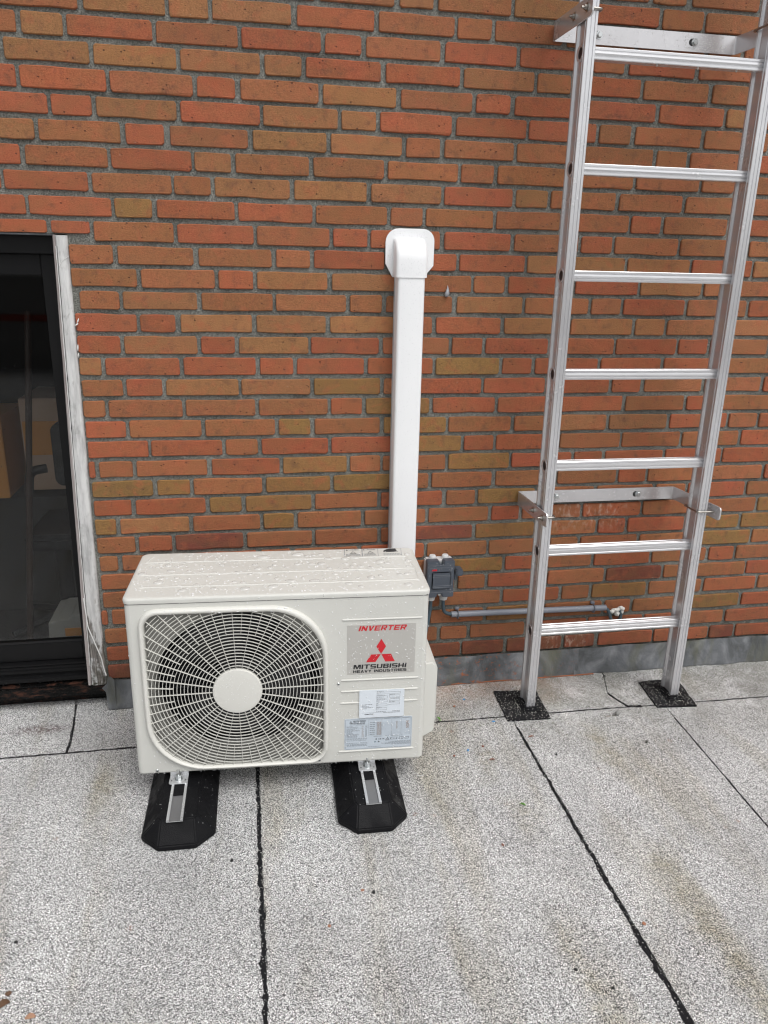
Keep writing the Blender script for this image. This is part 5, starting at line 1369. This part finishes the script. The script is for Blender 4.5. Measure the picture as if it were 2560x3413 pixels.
GN = cmat('fresh_green', (.10, .28, .03), .6); DK = cmat('black_grit', (.012, .012, .012), .5); BR = cmat('brown_leaf', (.12, .065, .035), .7); GS = cmat('grey_stone', (.26, .26, .245), .8)
chip('plastic_scrap', 'scrap', 'blue plastic scrap by the flashing, farthest of the three blue scraps', .706, -.124, .007, .003, .002, BL, .2, 1)
chip('plastic_scrap', 'scrap', 'blue plastic scrap left of the left bitumen pad', .766, -.268, .008, .0035, .002, BL, -.1, 2)
chip('plastic_scrap', 'scrap', 'blue plastic scrap on open roofing, nearest of the three blue scraps', .639, -.408, .004, .007, .002, BL, -.3, 3)
chip('brick_crumb', 'crumb', 'orange brick crumb close beside the valve cover', .661, -.164, .006, .004, .003, OR, .2, 4)
chip('brick_crumb', 'crumb', 'reddish brick crumb nearest to the outdoor unit, on open roofing', .589, -.431, .004, .005, .003, RD, .5, 5)
chip('brick_crumb', 'crumb', 'small red brick crumb right of the nearest blue scrap', .690, -.397, .004, .005, .003, RD, .9, 6)
leafbit('leaf_scrap', 'leaf', 'narrow red leaf scrap right of the nearest blue scrap', .699, -.464, .018, .005, RD, 0)
leafbit('leaf_scrap', 'leaf', 'narrow red leaf scrap just right of the long seam by the left pad', .859, -.367, .020, .005, RD, .1)
chip('stone', 'stone', 'angular grey stone lying by the seam between the two ladder feet', 1.191, -.292, .013, .009, .010, GS, .5, 9)
chip('stone', 'stone', 'dark elongated stone on the roofing in front of the right ladder foot', 1.210, -.451, .009, .005, .004, cmat('dark_stone', (.07, .07, .06)), .7, 10)
chip('pebble', 'pebble', 'tiny black pebble in front of the left ladder foot', .901, -.471, .005, .0035, .004, DK, .3, 11)
leafbit('leaf_scrap', 'leaf', 'bright green leaf scrap lying on the roofing left of the long seam', .721, -.673, .018, .006, GN, -.6)
leafbit('leaf_scrap', 'leaf', 'bright green sprig at the corner of the valve cover', .589, -.230, .020, .007, GN, -1.0, None, .008)
chip('brick_crumb', 'crumb', 'flat red crumb beside the rusty speck, in open roofing centre right', .615, -.816, .004, .006, .002, RD, .4, 12)
chip('brick_crumb', 'crumb', 'pale red crumb right of the long seam, low in the picture', .855, -1.105, .006, .006, .002, OR, .4, 13)
chip('pebble', 'pebble', 'black angular pebble left of the long seam, low in the picture', .650, -1.195, .006, .004, .003, DK, -.6, 14)
chip('pebble', 'pebble', 'black pebble lowest of all, left of the long seam', .709, -1.249, .005, .004, .003, DK, .2, 15)
chip('pebble', 'pebble', 'black pebble just left of the centre seam, in front of the left foot', -.072, -.767, .0055, .004, .004, DK, .2, 16)
chip('pebble', 'pebble', 'round black pebble in front of the right rubber foot', .260, -.922, .0055, .0055, .005, DK, .2, 17)
chip('brick_crumb', 'crumb', 'orange crumb right of the centre seam', .146, -1.001, .005, .005, .002, OR, .2, 18)
chip('brick_crumb', 'crumb', 'orange crumb beside the round black pebble', .235, -.910, .006, .004, .002, OR, .1, 19)
leafbit('leaf_scrap', 'leaf', 'curled brown leaf at the left edge of the roofing', -.514, -1.090, .022, .017, BR, .6, None, .006)
leafbit('leaf_scrap', 'leaf', 'tan leaf right of the curled brown leaf', -.456, -1.127, .019, .013, cmat('tan_leaf', (.42, .24, .15)), .1, None, .004)
chip('leaf_scrap', 'leaf', 'dark brown leaf crumb above the curled brown leaf', -.511, -1.069, .008, .006, .004, BR, .2, 20)
chip('pebble', 'pebble', 'dark chip on the roofing well above the brown leaves', -.530, -.939, .006, .004, .003, DK, .2, 21)
sq = MB().tube(arc([(-.010, .004, .002), (-.002, .006, .002), (.001, -.004, .002), (-.004, -.010, .002), (.006, -.007, .002), (.014, -.010, .002), (.016, -.003, .002)], .004), .0010, 6).build('string', cmat('white_string', (.75, .75, .74)), smooth=60)
sq.location = (.460, -.500, .0005); tag(sq, 'short curled white string on the roofing right of the right foot', 'string')
rg = random.Random(9); gm = MB()
for _ in range(1500):
    x = rg.uniform(.60, 1.9); y = rg.uniform(-.46, -.02)
    if noise.noise(Vector((x * 7, y * 7, 2))) < .02 or (abs(x - .909) < .09 and -.29 < y < -.09): continue
    s = rg.uniform(.0006, .0017); bead(gm, (x, y, 0), s, (0, 0, 1), .9, 5, rg.uniform(1, 1.6), rg.uniform(0, 3))
ms = gm.build('moss_and_grit', cmat('moss', (.085, .085, .028), .9)); tag(ms, 'sparse green moss and grit on the roofing round the ladder feet', 'moss', kind='stuff')
